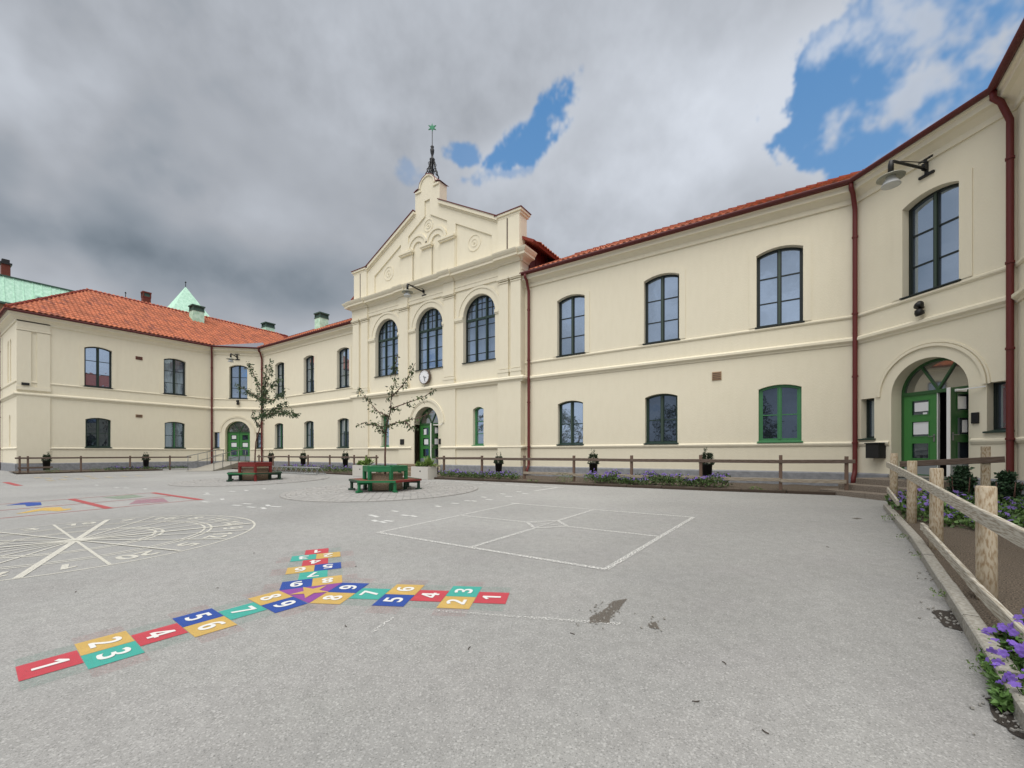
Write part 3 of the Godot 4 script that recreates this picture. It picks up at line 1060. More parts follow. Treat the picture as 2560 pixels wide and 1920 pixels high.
func roofs() -> void:
	var run := 5.62
	var rz := 0.42 - run      # main ridge
	var ry := 12.20
	var sl := Vector3(0, ry - EAVE, -run).normalized()
	var slen := Vector2(run, ry - EAVE).length()
	# main front slopes, either side of the gable block
	for sg in [-1.0, 1.0]:
		var x0: float = 6.2 * sg
		var x1: float = 26.0 * sg
		sheet(school, "roof", [Vector3(x0, EAVE, 0.42), Vector3(x1, EAVE, 0.42), Vector3(x1, ry, rz), Vector3(x0, ry, rz)], M.roof_red)
		sheet(school, "roof", [Vector3(x0, ry, rz), Vector3(x1, ry, rz), Vector3(x1, EAVE, rz - run), Vector3(x0, EAVE, rz - run)], M.roof_red)
		var xl: float = -20.2 if sg < 0 else 6.6
		tiles(school, Vector3(xl, EAVE, 0.42), Vector3.RIGHT, sl, 13.6, slen, func(u, v):
			var zz: float = 0.42 + sl.z * v
			return (sg > 0 and xl + u < 18.1 - zz * 0.4 + 2.0) or (sg < 0 and xl + u < -6.5))
		ridge_caps(Vector3(x0, ry, rz), Vector3(sg * 26.0, ry, rz))
	# wings: hipped at the court end
	var wr := 12.78
	for sg in [-1.0, 1.0]:
		var e := Vector3(sg * 20.15, EAVE + 0.05, 12.72)
		var e2 := Vector3(sg * 20.15, EAVE + 0.05, -6.0)
		var ap := Vector3(sg * 25.75, wr, 8.4)
		var r2 := Vector3(sg * 25.75, wr, -6.0)
		var we := Vector3(sg * 31.4, EAVE + 0.05, 12.72)
		sheet(school, "roof", [e, e2, r2, ap], M.roof_red)
		sheet(school, "roof", [e, ap, we], M.roof_red)
		sheet(school, "roof", [we, ap, r2, Vector3(sg * 31.4, EAVE + 0.05, -10.8)], M.roof_red)
		sheet(school, "roof", [r2, Vector3(sg * 25.75, wr, -6.0), Vector3(sg * 31.4, EAVE, -10.8), Vector3(sg * 20.0, EAVE, -10.8)], M.roof_red)
		if sg < 0:
			var v := Vector3(-5.6, wr - EAVE - 0.05, 0)
			var vl := v.length()
			tiles(school, e, Vector3(0, 0, -1), v / vl, 18.0, vl, func(u, vv): return u > vv / vl * 4.32 and not (u > 12.2 and vv < (u - 12.2) * 0.75))
			var hv := Vector3(0, wr - EAVE - 0.05, -4.32)
			var hl := hv.length()
			tiles(school, Vector3(-31.4, EAVE + 0.05, 12.72), Vector3.RIGHT, hv / hl, 11.25, hl, func(u, vv): return u > vv / hl * 5.65 and u < 11.25 - vv / hl * 5.6)
			ridge_caps(e + Vector3(0, 0.02, 0), ap)
			ridge_caps(we + Vector3(0, 0.02, 0), ap)
			ridge_caps(ap, r2)
		# grey sheet roof over the corner front
		var n := Vector3(-sg, 0, 1) * S2
		var a := Vector3(sg * 18.04, EAVE + 0.03, 0) + n * 0.42 + Vector3(-sg, 0, -1) * S2 * 0.35
		var b := Vector3(sg * 20.57, EAVE + 0.03, 2.53) + n * 0.42 + Vector3(sg, 0, 1) * S2 * 0.35
		var back := Vector3(sg * 19.3, 0, 1.27) - n * 5.0
		sheet(school, "corner_roof", [a, b, Vector3(back.x, EAVE + 1.72, back.z)], M.grey_sheet)
	# gable block roof, a cross ridge running back
	var bz := 0.15
	for sg in [-1.0, 1.0]:
		sheet(school, "gable_roof", [Vector3(sg * 6.72, 10.72, bz), Vector3(0, 14.32, bz), Vector3(0, 14.32, -9.0), Vector3(sg * 6.72, 10.72, -9.0)], M.roof_red)
		var v := Vector3(-sg * 6.72, 3.6, 0)
		var vl := v.length()
		tiles(school, Vector3(sg * 6.72, 10.72, -0.35), Vector3(0, 0, -1), v / vl, 4.6, vl, func(_u, _v): return true)
		var sm := MB.new()
		sm.box(Vector3(sg * 6.1, 10.1, -4.3), Vector3(0.1, 1.9, 8.4))
		sm.box(Vector3(sg * 6.35, 9.2, -4.3), Vector3(0.5, 0.5, 8.6))
		var cheek := part(school, "sheet_cheek", sm.done(), M.red_sheet)
		var seam := MB.new()
		for i in 6:
			seam.box(Vector3(sg * 6.165, 10.1, -0.4 - i * 0.55), Vector3(0.03, 1.7, 0.03))
		part(cheek, "seam", seam.done(), M.red_sheet)

func ridge_caps(a: Vector3, b: Vector3) -> void:
	var n := int(a.distance_to(b) / 0.36)
	var mb := MB.new()
	for i in n:
		var p := a.lerp(b, float(i) / n)
		var q := a.lerp(b, (i + 1.06) / n)
		mb.tube([p + Vector3(0, 0.02, 0), q + Vector3(0, 0.0, 0)], [0.12, 0.10], 8)
	var o := part(school, "ridge_tiles", mb.done(), M.roof_red)
	o.set_meta("kind", "stuff")

func chimney(at: Vector3, w: float, d: float, h: float, m: Material, cap: Material, turn := 0.0) -> void:
	var f := Transform3D(Basis(Vector3.UP, turn), at)
	var mb := MB.new()
	mb.box(Vector3(0, h * 0.5, 0), Vector3(w, h, d), f)
	var c := part(school, "chimney", mb.done(), m)
	mb = MB.new()
	mb.box(Vector3(0, h + 0.16, 0), Vector3(w * 0.86, 0.3, d * 0.86), f)
	part(c, "chimney_neck", mb.done(), M.copper_dark)
	mb = MB.new()
	mb.box(Vector3(0, h + 0.36, 0), Vector3(w * 1.16, 0.1, d * 1.16), f)
	mb.box(Vector3(0, h - 0.02, 0), Vector3(w * 1.08, 0.08, d * 1.08), f)
	for s in [-1.0, 1.0]:
		for t in [-1.0, 1.0]:
			mb.box(Vector3(s * w * 0.46, h + 0.16, t * d * 0.46), Vector3(0.08, 0.3, 0.08), f)
	part(c, "chimney_cap", mb.done(), cap)
	if m == M.copper:
		mb = MB.new()
		mb.box(Vector3(0, 0.05, d * 0.5 + 0.2), Vector3(w * 1.5, 0.06, 0.7), f)
		part(c, "flashing", mb.done(), m)

# ------------------------------------------------------------------ central gable
func gable() -> void:
	var f := frame(Vector3(0, 0, 0.3), Vector3.RIGHT)
	var arch := []
	for c in [-3.14, 0.27, 3.66]:
		arch.append(opening(c - 0.99, c + 0.99, 5.58, 7.85, 0.99))
	var lows := [opening(-3.58, -2.92, 1.46, 3.23, 0.12), opening(3.30, 3.96, 1.46, 3.23, 0.12)]
	var door := opening(-0.80, 1.02, 0.0, 2.66, 0.91)
	var ops := arch.duplicate()
	ops.append_array(lows)
	ops.append(door)
	var mb := MB.new()
	wall(mb, f, -6.15, 6.15, 0.0, 10.2, ops)
	for s in [-1.0, 1.0]:
		mb.quad(Vector3(s * 6.15, 0, 0.3), Vector3(s * 6.15, 10.2, 0.3), Vector3(s * 6.15, 10.2, -0.3), Vector3(s * 6.15, 0, -0.3))
	part(school, "front_wall", mb.done(), M.plaster)
	door(f, door, 0.36, 0.45, 84.0, [[0.5, 1.25, 0.3, 0.28], [0.3, 1.8, 0.2, 0.3]], [[0.5, 1.82, 0.3, 0.3], [0.5, 1.24, 0.34, 0.28]])
	# arched windows
	for o in arch:
		var cx: float = (o.a + o.b) * 0.5
		var w := window(school, f, o, {"cols": 3, "bars": [6.02, 6.72, 7.38, 8.18, 8.48], "thick": [7.72], "frame": M.frame_dark, "mull": M.frame_mid, "rec": 0.22, "fw": 0.06, "mw": 0.07, "sw": 0.03, "glass": M.glass_thin, "curtain": 1, "vbars": [0.5], "vfrom": 7.78})
		var am := MB.new()
		am.arch_ring(Vector2(cx, 7.86), 1.26, 1.38, 0.0, PI, 28, 0.0, 0.045, f)
		am.arch_ring(Vector2(cx, 7.86), 1.0, 1.26, 0.0, PI, 28, 0.0, 0.012, f)
		part(w, "archivolt", am.done(), M.plaster)
	var impm := MB.new()
	for i in 4:
		var lo: float = [-4.72, -2.15, 1.26, 4.65][i]
		var hi: float = [-4.13, -0.72, 2.67, 4.90][i]
		impm.box(Vector3((lo + hi) * 0.5, 7.82, 0.035), Vector3(hi - lo, 0.14, 0.07), f)
		impm.box(Vector3((lo + hi) * 0.5, 7.72, 0.02), Vector3(hi - lo, 0.06, 0.04), f)
	part(school, "impost", impm.done(), M.plaster)
	for o in lows:
		window(school, f, o, {"cols": 1, "bars": [2.05, 2.65], "frame": M.frame_green, "fw": 0.07})
	# pilasters: shaft, base, capital
	for pl in [[-6.15, -5.55], [-5.33, -4.72], [-1.95, -1.25], [1.44, 2.13], [4.93, 5.46], [5.62, 6.15]]:
		var pm := MB.new()
		var c: float = (pl[0] + pl[1]) * 0.5
		var w: float = pl[1] - pl[0]
		pm.box(Vector3(c, 7.0, 0.05), Vector3(w, 4.0, 0.10), f)
		pm.box(Vector3(c, 4.90, 0.07), Vector3(w + 0.1, 0.14, 0.14), f)
		pm.box(Vector3(c, 4.73, 0.06), Vector3(w + 0.06, 0.2, 0.12), f)
		pm.box(Vector3(c, 9.0, 0.065), Vector3(w + 0.05, 0.05, 0.13), f)
		pm.box(Vector3(c, 9.10, 0.08), Vector3(w + 0.08, 0.06, 0.16), f)
		pm.box(Vector3(c, 9.18, 0.10), Vector3(w + 0.14, 0.10, 0.20), f)
		part(school, "pilaster", pm.done(), M.plaster)
	# lower storey: bays that step forward under the pilasters
	for b in [[-6.15, -4.70], [4.86, 6.15]]:
		var bm := MB.new()
		bm.box(Vector3((b[0] + b[1]) * 0.5, 2.42, 0.045), Vector3(b[1] - b[0], 3.95, 0.09), f)
		part(school, "corner_bay", bm.done(), M.plaster)
	var cb := MB.new()
	wall(cb, f, -2.02, 2.2, 0.45, 4.40, [door], 0.06)
	for s in [-2.02, 2.2]:
		cb.quad(f * Vector3(s, 0.45, 0.0), f * Vector3(s, 4.4, 0.0), f * Vector3(s, 4.4, 0.06), f * Vector3(s, 0.45, 0.06))
	part(school, "door_bay", cb.done(), M.plaster)
	var da := MB.new()
	var dc := Vector2(0.11, 2.66)
	da.arch_ring(dc, 1.22, 1.34, 0.0, PI, 28, 0.05, 0.11, f)
	da.arch_ring(dc, 1.16, 1.22, 0.0, PI, 28, 0.05, 0.085, f)
	part(school, "door_arch", da.done(), M.plaster)
	# courses round the block
	var runs := {
		"plinth": [[Vector2(-0.3, 0.0), Vector2(0.10, 0.0), Vector2(0.10, 0.46), Vector2(0.07, 0.50), Vector2(-0.3, 0.50)], M.plinth_grey],
		"sill_course": [[Vector2(-0.02, 1.30), Vector2(0.07, 1.30), Vector2(0.11, 1.36), Vector2(0.11, 1.40), Vector2(0.07, 1.44), Vector2(-0.02, 1.44)], M.plaster],
	}
	for nm in runs:
		var sides := [[PG[0], PG[1], Vector2(-0.98, 0.3)], [Vector2(1.2, 0.3), PG[2], PG[3]]]
		for path in sides:
			var sm := MB.new()
			sweep(sm, runs[nm][0], path)
			part(school, nm, sm.done(), runs[nm][1])
	var bm := MB.new()
	sweep(bm, [Vector2(-0.02, 4.36), Vector2(0.09, 4.36), Vector2(0.11, 4.42), Vector2(0.17, 4.46), Vector2(0.19, 4.48), Vector2(0.19, 4.56), Vector2(0.10, 4.64), Vector2(-0.02, 4.64)], PG)
	part(school, "belt_course", bm.done(), M.plaster)
	# entablature
	bm = MB.new()
	sweep(bm, [Vector2(-0.02, 9.23), Vector2(0.06, 9.23), Vector2(0.06, 9.42), Vector2(0.08, 9.42), Vector2(0.08, 9.50), Vector2(0.05, 9.52), Vector2(0.05, 9.80), Vector2(-0.02, 9.80)], PG)
	part(school, "frieze", bm.done(), M.plaster)
	bm = MB.new()
	var corn := [Vector2(-0.02, 9.80), Vector2(0.10, 9.80), Vector2(0.13, 9.88), Vector2(0.22, 9.94), Vector2(0.40, 9.96), Vector2(0.40, 10.06), Vector2(0.44, 10.09), Vector2(0.50, 10.18), Vector2(0.52, 10.24), Vector2(-0.02, 10.30)]
	sweep(bm, corn, PG)
	part(school, "cornice", bm.done(), M.plaster)
	# cornice breaks forward over the pilasters
	for b in [[-6.15, -4.72], [-1.95, -1.25], [1.44, 2.13], [4.93, 6.15]]:
		var km := MB.new()
		var pr := []
		for q in corn:
			pr.append(Vector2(q.x + 0.08, q.y - 0.002) if q.x > 0.0 else Vector2(q.x, q.y + (0.002 if q.y < 10.0 else -0.004)))
		sweep(km, pr, [Vector2(b[0] - 0.04, 0.3), Vector2(b[1] + 0.04, 0.3)])
		km.box(Vector3((b[0] + b[1]) * 0.5, 9.51, 0.065), Vector3(b[1] - b[0] + 0.04, 0.56, 0.13), f)
		part(school, "cornice_break", km.done(), M.plaster)
	pediment(f)

func pediment(f: Transform3D) -> void:
	var half := 0.15
	var body := CSGPolygon3D.new()
	body.name = "pediment"
	body.polygon = v2s([-6.08, 10.2, 6.08, 10.2, 6.08, 12.20, 4.84, 12.20, 1.05, 14.28, 1.05, 15.30, 0.80, 15.36, 0.72, 15.62, 0.50, 15.84, 0.15, 15.94, -0.20, 15.84, -0.42, 15.62, -0.52, 15.36, -0.76, 15.30, -0.76, 14.28, -4.84, 12.20, -6.08, 12.20])
	body.depth = 0.55
	body.position = Vector3(0, 0, 0.3)
	body.material = M.plaster
	# CSGPolygon3D is extruded towards -z from its own plane, and panels are cut from its face
	var panels := [
		[-1.32, 10.42, 1.58, 10.42, 1.58, 13.08, half + 0.20, 13.80, half + 0.20, 14.62, -0.05, 14.62, -0.05, 13.80, -1.32, 13.08],
		[-4.21, 10.42, -1.91, 10.42, -1.91, 12.80, -4.21, 11.56],
		[2.16, 10.42, 4.45, 10.42, 4.45, 11.50, 2.16, 12.76]]
	for p in panels:
		var cut := CSGPolygon3D.new()
		cut.name = "panel"
		cut.operation = CSGShape3D.OPERATION_SUBTRACTION
		cut.polygon = v2s(p)
		cut.depth = 0.2
		cut.position = Vector3(0, 0, 0.13)
		cut.material = M.plaster
		body.add_child(cut)
	school.add_child(body)
	# pilaster strips, their caps and the twin blind arches
	var mb := MB.new()
	for s in [[-1.90, -0.94], [-0.22, 0.52], [1.10, 2.14]]:
		mb.box(Vector3((s[0] + s[1]) * 0.5, 11.2, 0.004), Vector3(s[1] - s[0] - 0.06, 1.62, 0.05), f)
		mb.box(Vector3((s[0] + s[1]) * 0.5, 12.05, 0.05), Vector3(s[1] - s[0], 0.08, 0.16), f)
		mb.box(Vector3((s[0] + s[1]) * 0.5, 12.14, 0.07), Vector3(s[1] - s[0] + 0.1, 0.10, 0.22), f)
		mb.box(Vector3((s[0] + s[1]) * 0.5, 12.21, 0.05), Vector3(s[1] - s[0] + 0.02, 0.04, 0.18), f)
	part(school, "blind_pilaster", mb.done(), M.plaster)
	mb = MB.new()
	for c in [-0.58, 0.81]:
		mb.arch_ring(Vector2(c, 12.23), 0.36, 0.62, 0.0, PI, 20, -0.07, 0.0, f)
		mb.arch_ring(Vector2(c, 12.23), 0.62, 0.76, 0.12, PI - 0.12, 20, -0.07, 0.05, f)
	part(school, "blind_arch", mb.done(), M.plaster)
	for c in [Vector3(0.18, 13.28, 0.34), Vector3(-3.02, 11.48, 0.42), Vector3(3.33, 11.48, 0.42)]:
		mb = MB.new()
		var p := Vector2(c.x, c.y)
		mb.arch_ring(p, c.z * 0.86, c.z, 0.0, TAU, 28, -0.07, -0.045, f)
		mb.arch_ring(p, c.z * 0.38, c.z * 0.50, 0.0, TAU, 20, -0.07, -0.05, f)
		mb.arch_ring(p, 0.02, c.z * 0.14, 0.0, TAU, 12, -0.07, -0.04, f)
		part(school, "roundel", mb.done(), M.plaster)
	# raking cornices with dark red cappings, pedestal caps, tower cap
	for sg in [-1.0, 1.0]:
		var a := Vector3(sg * 4.86, 12.22, 0.3)
		var b := Vector3(half + sg * 0.90, 14.30, 0.3)
		mb = MB.new()
		mb.beam(a + Vector3(0, -0.10, 0.0), b + Vector3(0, -0.10, 0.0), 0.28, 0.16)
		mb.beam(a + Vector3(0, -0.22, -0.03), b + Vector3(0, -0.22, -0.03), 0.18, 0.08)
		part(school, "raking_cornice", mb.done(), M.plaster)
		mb = MB.new()
		mb.beam(a + Vector3(0, 0.01, -0.16), b + Vector3(0, 0.01, -0.16), 0.68, 0.035)
		part(school, "capping", mb.done(), M.red_sheet)
		mb = MB.new()
		var cx: float = sg * 5.46
		mb.box(Vector3(cx, 12.08, 0.02), Vector3(1.36, 0.12, 0.72), Transform3D(Basis(), Vector3.ZERO))
		mb.box(Vector3(cx, 12.18, 0.02), Vector3(1.48, 0.10, 0.84))
		mb.box(Vector3(cx, 11.2, 0.335), Vector3(1.22, 1.7, 0.07))
		part(school, "pedestal", mb.done(), M.plaster)
		mb = MB.new()
		mb.box(Vector3(cx, 12.25, 0.02), Vector3(1.54, 0.035, 0.90))
		part(school, "capping", mb.done(), M.red_sheet)
	# flat dark strips on the pedestals, painted shade in place of slots
	mb = MB.new()
	for x in [-5.45, 5.40]:
		mb.box(Vector3(x, 11.1, 0.372), Vector3(0.07, 1.75, 0.004))
	part(school, "pedestal_slot_shade", mb.done(), M.rail_dark)
	mb = MB.new(true)
	var prof := [[-0.98, 15.30], [-0.80, 15.38], [-0.62, 15.40], [-0.54, 15.66], [-0.34, 15.86], [0.0, 16.0], [0.34, 15.86], [0.54, 15.66], [0.62, 15.40], [0.80, 15.38], [0.98, 15.30]]
	for i in prof.size() - 1:
		var a: Array = prof[i]
		var b: Array = prof[i + 1]
		mb.quad(Vector3(half + a[0], a[1] + 0.02, 0.36), Vector3(half + b[0], b[1] + 0.02, 0.36), Vector3(half + b[0], b[1] + 0.02, -0.36), Vector3(half + a[0], a[1] + 0.02, -0.36))
		mb.quad(Vector3(half + a[0], a[1] - 0.02, 0.36), Vector3(half + b[0], b[1] - 0.02, 0.36), Vector3(half + b[0], b[1] + 0.02, 0.36), Vector3(half + a[0], a[1] + 0.02, 0.36))
	part(school, "tower_cap", mb.done(), M.red_sheet)
	mb = MB.new()
	mb.arch_ring(Vector2(half, 15.38), 0.50, 0.60, 0.0, PI, 20, 0.0, 0.05, f)
	for s in [-1.0, 1.0]:
		mb.box(Vector3(half + s * 0.66, 15.22, 0.03), Vector3(0.42, 0.08, 0.06), f)
	part(school, "tower_moulding", mb.done(), M.plaster)

func spire() -> void:
	var o := thing("roof_spire", "black wrought iron spire with a green star on the central gable", "spire", Vector3(0.15, 16.0, -0.08))
	var mb := MB.new(true)
	for k in 6:
		var a := TAU * k / 6.0
		var d := Vector3(cos(a), 0, sin(a))
		mb.tube([d * 0.34, d * 0.36 + Vector3(0, 0.12, 0), d * 0.26 + Vector3(0, 0.3, 0), d * 0.17 + Vector3(0, 0.6, 0), d * 0.10 + Vector3(0, 0.95, 0)], [0.034], 6)
		var pts := []
		for i in 13:
			var t := TAU * i / 12.0
			pts.append(d * (0.21 + 0.085 * cos(t)) + Vector3(0, 0.36 + 0.11 * sin(t), 0))
		mb.tube(pts, [0.018], 5)
		pts = []
		for i in 11:
			var t := TAU * i / 10.0
			pts.append(d * (0.16 + 0.06 * cos(t)) + Vector3(0, 0.74 + 0.08 * sin(t), 0))
		mb.tube(pts, [0.016], 5)
	part(o, "scroll_base", mb.done(), M.black_metal)
	mb = MB.new(true)
	mb.lathe([Vector2(0.05, 0.0), Vector2(0.06, 0.8), Vector2(0.12, 0.92), Vector2(0.15, 1.0), Vector2(0.07, 1.08), Vector2(0.055, 1.2), Vector2(0.10, 1.36), Vector2(0.115, 1.5), Vector2(0.07, 1.62), Vector2(0.10, 1.68), Vector2(0.05, 1.74), Vector2(0.022, 1.78), Vector2(0.02, 2.7), Vector2(0.0, 2.72)], 12)
	part(o, "stem", mb.done(), M.black_metal)
	var p := PackedVector2Array()
	for i in 12:
		var r := 0.24 if i % 2 == 0 else 0.09
		p.append(Vector2(sin(TAU * i / 12.0) * r, 2.72 + cos(TAU * i / 12.0) * r))
	mb = MB.new()
	mb.slab(p, -0.03, 0.03, Transform3D(Basis(Vector3.UP, 0.6), Vector3.ZERO))
	part(o, "star", mb.done(), M.star_green)

# ------------------------------------------------------------------ doors and corner fronts
func leaf_part(f: Transform3D, lw: float, lh: float, green: Material, notes: Array, edge_white: bool) -> void:
	var t := 0.055
	var wx0 := lw * 0.26
	var wx1 := lw * 0.76
	var ys := [0.46, 0.86, 1.05, 1.45, 1.64, 2.02]
	var mb := MB.new()
	mb.box(Vector3(wx0 * 0.5, lh * 0.5, 0), Vector3(wx0, lh, t), f)
	mb.box(Vector3((wx1 + lw) * 0.5, lh * 0.5, 0), Vector3(lw - wx1, lh, t), f)
	var lo := 0.0
	for k in [0, 2, 4, 6]:
		var hi: float = ys[k] if k < 6 else lh
		mb.box(Vector3((wx0 + wx1) * 0.5, (lo + hi) * 0.5, 0), Vector3(wx1 - wx0, hi - lo, t), f)
		if k < 6:
			lo = ys[k + 1]
	# raised beads round the panes
	for k in [0, 2, 4]:
		for e in [[wx0 - 0.02, wx0], [wx1, wx1 + 0.02]]:
			mb.box(Vector3((e[0] + e[1]) * 0.5, (ys[k] + ys[k + 1]) * 0.5, 0), Vector3(0.02, ys[k + 1] - ys[k] + 0.04, t + 0.024), f)
		for y in [ys[k] - 0.01, ys[k + 1] + 0.01]:
			mb.box(Vector3((wx0 + wx1) * 0.5, y, 0), Vector3(wx1 - wx0, 0.02, t + 0.022), f)
	var d := part(school, "door_leaf", mb.done(), green)
	for k in [0, 2, 4]:
		mb = MB.new()
		mb.box(Vector3((wx0 + wx1) * 0.5, (ys[k] + ys[k + 1]) * 0.5, 0), Vector3(wx1 - wx0, ys[k + 1] - ys[k], 0.008), f)
		part(d, "pane", mb.done(), M.glass_dark)
	for nt in notes:
		mb = MB.new()
		var c := Vector3(lerpf(wx0, wx1, nt[0]), nt[1], 0.008)
		mb.box(c, Vector3(nt[2], nt[3], 0.004), f)
		mb.box(c * Vector3(1, 1, -1), Vector3(nt[2], nt[3], 0.004), f)
		part(d, "notice", mb.done(), M.paper)
	mb = MB.new()
	mb.box(Vector3(lw * 0.5, 0.19, 0), Vector3(lw * 0.97, 0.34, t + 0.008), f)
	part(d, "kick_plate", mb.done(), M.kick_metal)
	mb = MB.new()
	for s in [-1.0, 1.0]:
		mb.box(Vector3(lw - 0.06, 1.0, s * 0.035), Vector3(0.04, 0.2, 0.012), f)
		mb.beam(f * Vector3(lw - 0.06, 1.04, s * 0.075), f * Vector3(lw - 0.17, 1.04, s * 0.075), 0.02, 0.02)
		mb.beam(f * Vector3(lw - 0.06, 1.04, s * 0.03), f * Vector3(lw - 0.06, 1.04, s * 0.08), 0.02, 0.02)
	part(d, "handle", mb.done(), M.galvanised)
	if edge_white:
		mb = MB.new()
		mb.box(Vector3(lw + 0.012, lh * 0.5, 0), Vector3(0.02, lh, t + 0.02), f)
		part(d, "edge_strip", mb.done(), M.white_paint)

func door(f: Transform3D, o: Dictionary, rec: float, sill: float, open_deg: float, notes_l: Array, notes_r: Array) -> void:
	var tr: float = o.sp + 0.02
	var fw := 0.07
	var mb := MB.new()
	var oo := o.duplicate()
	oo.y0 = sill
	ring(mb, f, oo, 0.0, fw, -rec - 0.06, -rec, false)
	mb.box(Vector3((o.a + o.b) * 0.5, tr - 0.01, -rec - 0.02), Vector3(o.b - o.a - 2 * fw, 0.09, 0.1), f)
	# fanlight spokes
	var c := Vector2((o.a + o.b) * 0.5, tr + 0.03)
	var R: float = (o.b - o.a) * 0.5 - fw
	for a in [PI / 3.0, PI * 2.0 / 3.0]:
		var e := c + Vector2(cos(a), sin(a)) * (R - 0.01)
		mb.beam(f * Vector3(c.x, c.y, -rec - 0.03), f * Vector3(e.x, e.y, -rec - 0.03), 0.05, 0.05)
	var fr := part(school, "door_frame", mb.done(), M.door_dark)
	for k in 3:
		mb = MB.new()
		var a0 := PI * k / 3.0
		for i in 8:
			var p := a0 + PI / 3.0 * i / 8.0
			var q := a0 + PI / 3.0 * (i + 1) / 8.0
			mb.tri(f * Vector3(c.x, c.y, -rec - 0.045), f * Vector3(c.x + cos(p) * R, c.y + sin(p) * R, -rec - 0.045), f * Vector3(c.x + cos(q) * R, c.y + sin(q) * R, -rec - 0.045))
		part(fr, "fan_pane", mb.done(), M.glass_warm)
	mb = MB.new()
	mb.box(Vector3((o.a + o.b) * 0.5, sill - 0.02, -rec * 0.5 + 0.05), Vector3(o.b - o.a + 0.0, 0.04, rec + 0.1), f)
	part(school, "threshold", mb.done(), M.concrete)
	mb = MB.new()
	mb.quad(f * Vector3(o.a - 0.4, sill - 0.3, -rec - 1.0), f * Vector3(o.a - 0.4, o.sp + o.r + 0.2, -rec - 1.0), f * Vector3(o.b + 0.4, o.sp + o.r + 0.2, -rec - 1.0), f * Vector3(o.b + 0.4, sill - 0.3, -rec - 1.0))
	part(school, "room_shade_sheet", mb.done(), M.room_shade)  # dark sheet behind the doorway, shade of the inside as colour
	var lw: float = (o.b - o.a) * 0.5 - fw - 0.012
	var lh: float = tr - 0.06 - sill
	var fl := f * Transform3D(Basis(), Vector3(o.a + fw, sill + 0.01, -rec - 0.03))
	leaf_part(fl, lw, lh, M.door_green, notes_l, open_deg > 0.0)
	var b := Basis(Vector3.UP, PI + deg_to_rad(open_deg))
	var fr2 := f * Transform3D(b, Vector3(o.b - fw, sill + 0.01, -rec - 0.03))
	leaf_part(fr2, lw, lh, M.door_green if open_deg == 0.0 else M.door_dark, notes_r, open_deg > 0.0)  # open leaf gets a darker green: its shade is put into the colour
	if open_deg > 0.0:
		mb = MB.new()
		mb.beam(fr2 * Vector3(lw * 0.5, lh - 0.07, -0.05), fr2 * Vector3(lw * 0.85, lh - 0.07, -0.05), 0.06, 0.06)
		mb.beam(fr2 * Vector3(lw * 0.85, lh - 0.07, -0.055), f * Vector3(o.b + 0.34, sill + lh - 0.02, 0.03), 0.03, 0.03)
		part(school, "door_closer", mb.done(), M.white_paint)

func corner_front(sg: float) -> void:
	var f: Transform3D
	if sg < 0:
		f = frame(Vector3(-XW, 0, CZ), Vector3(S2, 0, -S2))
	else:
		f = frame(Vector3(HX, 0, 0), Vector3(S2, 0, S2))
	var L := CZ / S2
	var c := 1.85 if sg > 0 else L - 1.80
	var d := opening(c - 0.87, c + 0.87, 0.0, 2.70, 0.87)
	var u := opening(c + 0.06 - 0.63, c + 0.06 + 0.63, 5.32, 7.74, 0.16)
	var sm := [opening(0.13, 0.52, 1.50, 2.70, 0.0), opening(L - 0.50, L - 0.12, 1.50, 2.70, 0.0)]
	if sg > 0:
		sm[1] = opening(3.06, 3.50, 1.58, 2.72, 0.0)
	var mb := MB.new()
	wall(mb, f, 0.0, L, 0.0, EAVE, [d, u, sm[0], sm[1]])
	part(school, "corner_wall", mb.done(), M.plaster)
	window(school, f, u, {"cols": 2, "bars": [6.14, 6.98], "frame": M.frame_dark, "mull": M.mull_green if sg > 0 else M.frame_mid, "surround": 0.26, "rec": 0.2})
	for o in sm:
		window(school, f, o, {"cols": 1, "bars": [], "frame": M.frame_dark, "sill": M.frame_mid, "fw": 0.05, "rec": 0.2})
	mb = MB.new()
	var dc := Vector2(c, 2.70)
	mb.arch_ring(dc, 1.15, 1.22, 0.0, PI, 32, 0.0, 0.05, f)
	mb.arch_ring(dc, 1.24, 1.28, 0.0, PI, 32, 0.0, 0.03, f)
	part(school, "door_arch", mb.done(), M.plaster)
	if sg > 0:
		door(f, d, 0.35, 0.48, 86.0, [[0.55, 1.85, 0.34, 0.24], [0.5, 1.27, 0.36, 0.33], [0.75, 1.66, 0.1, 0.06]], [[0.6, 1.82, 0.24, 0.3], [0.4, 1.25, 0.14, 0.3]])
	else:
		door(f, d, 0.35, 0.48, 0.0, [[0.5, 1.85, 0.3, 0.26], [0.5, 1.25, 0.36, 0.3]], [[0.5, 1.25, 0.36, 0.3]])

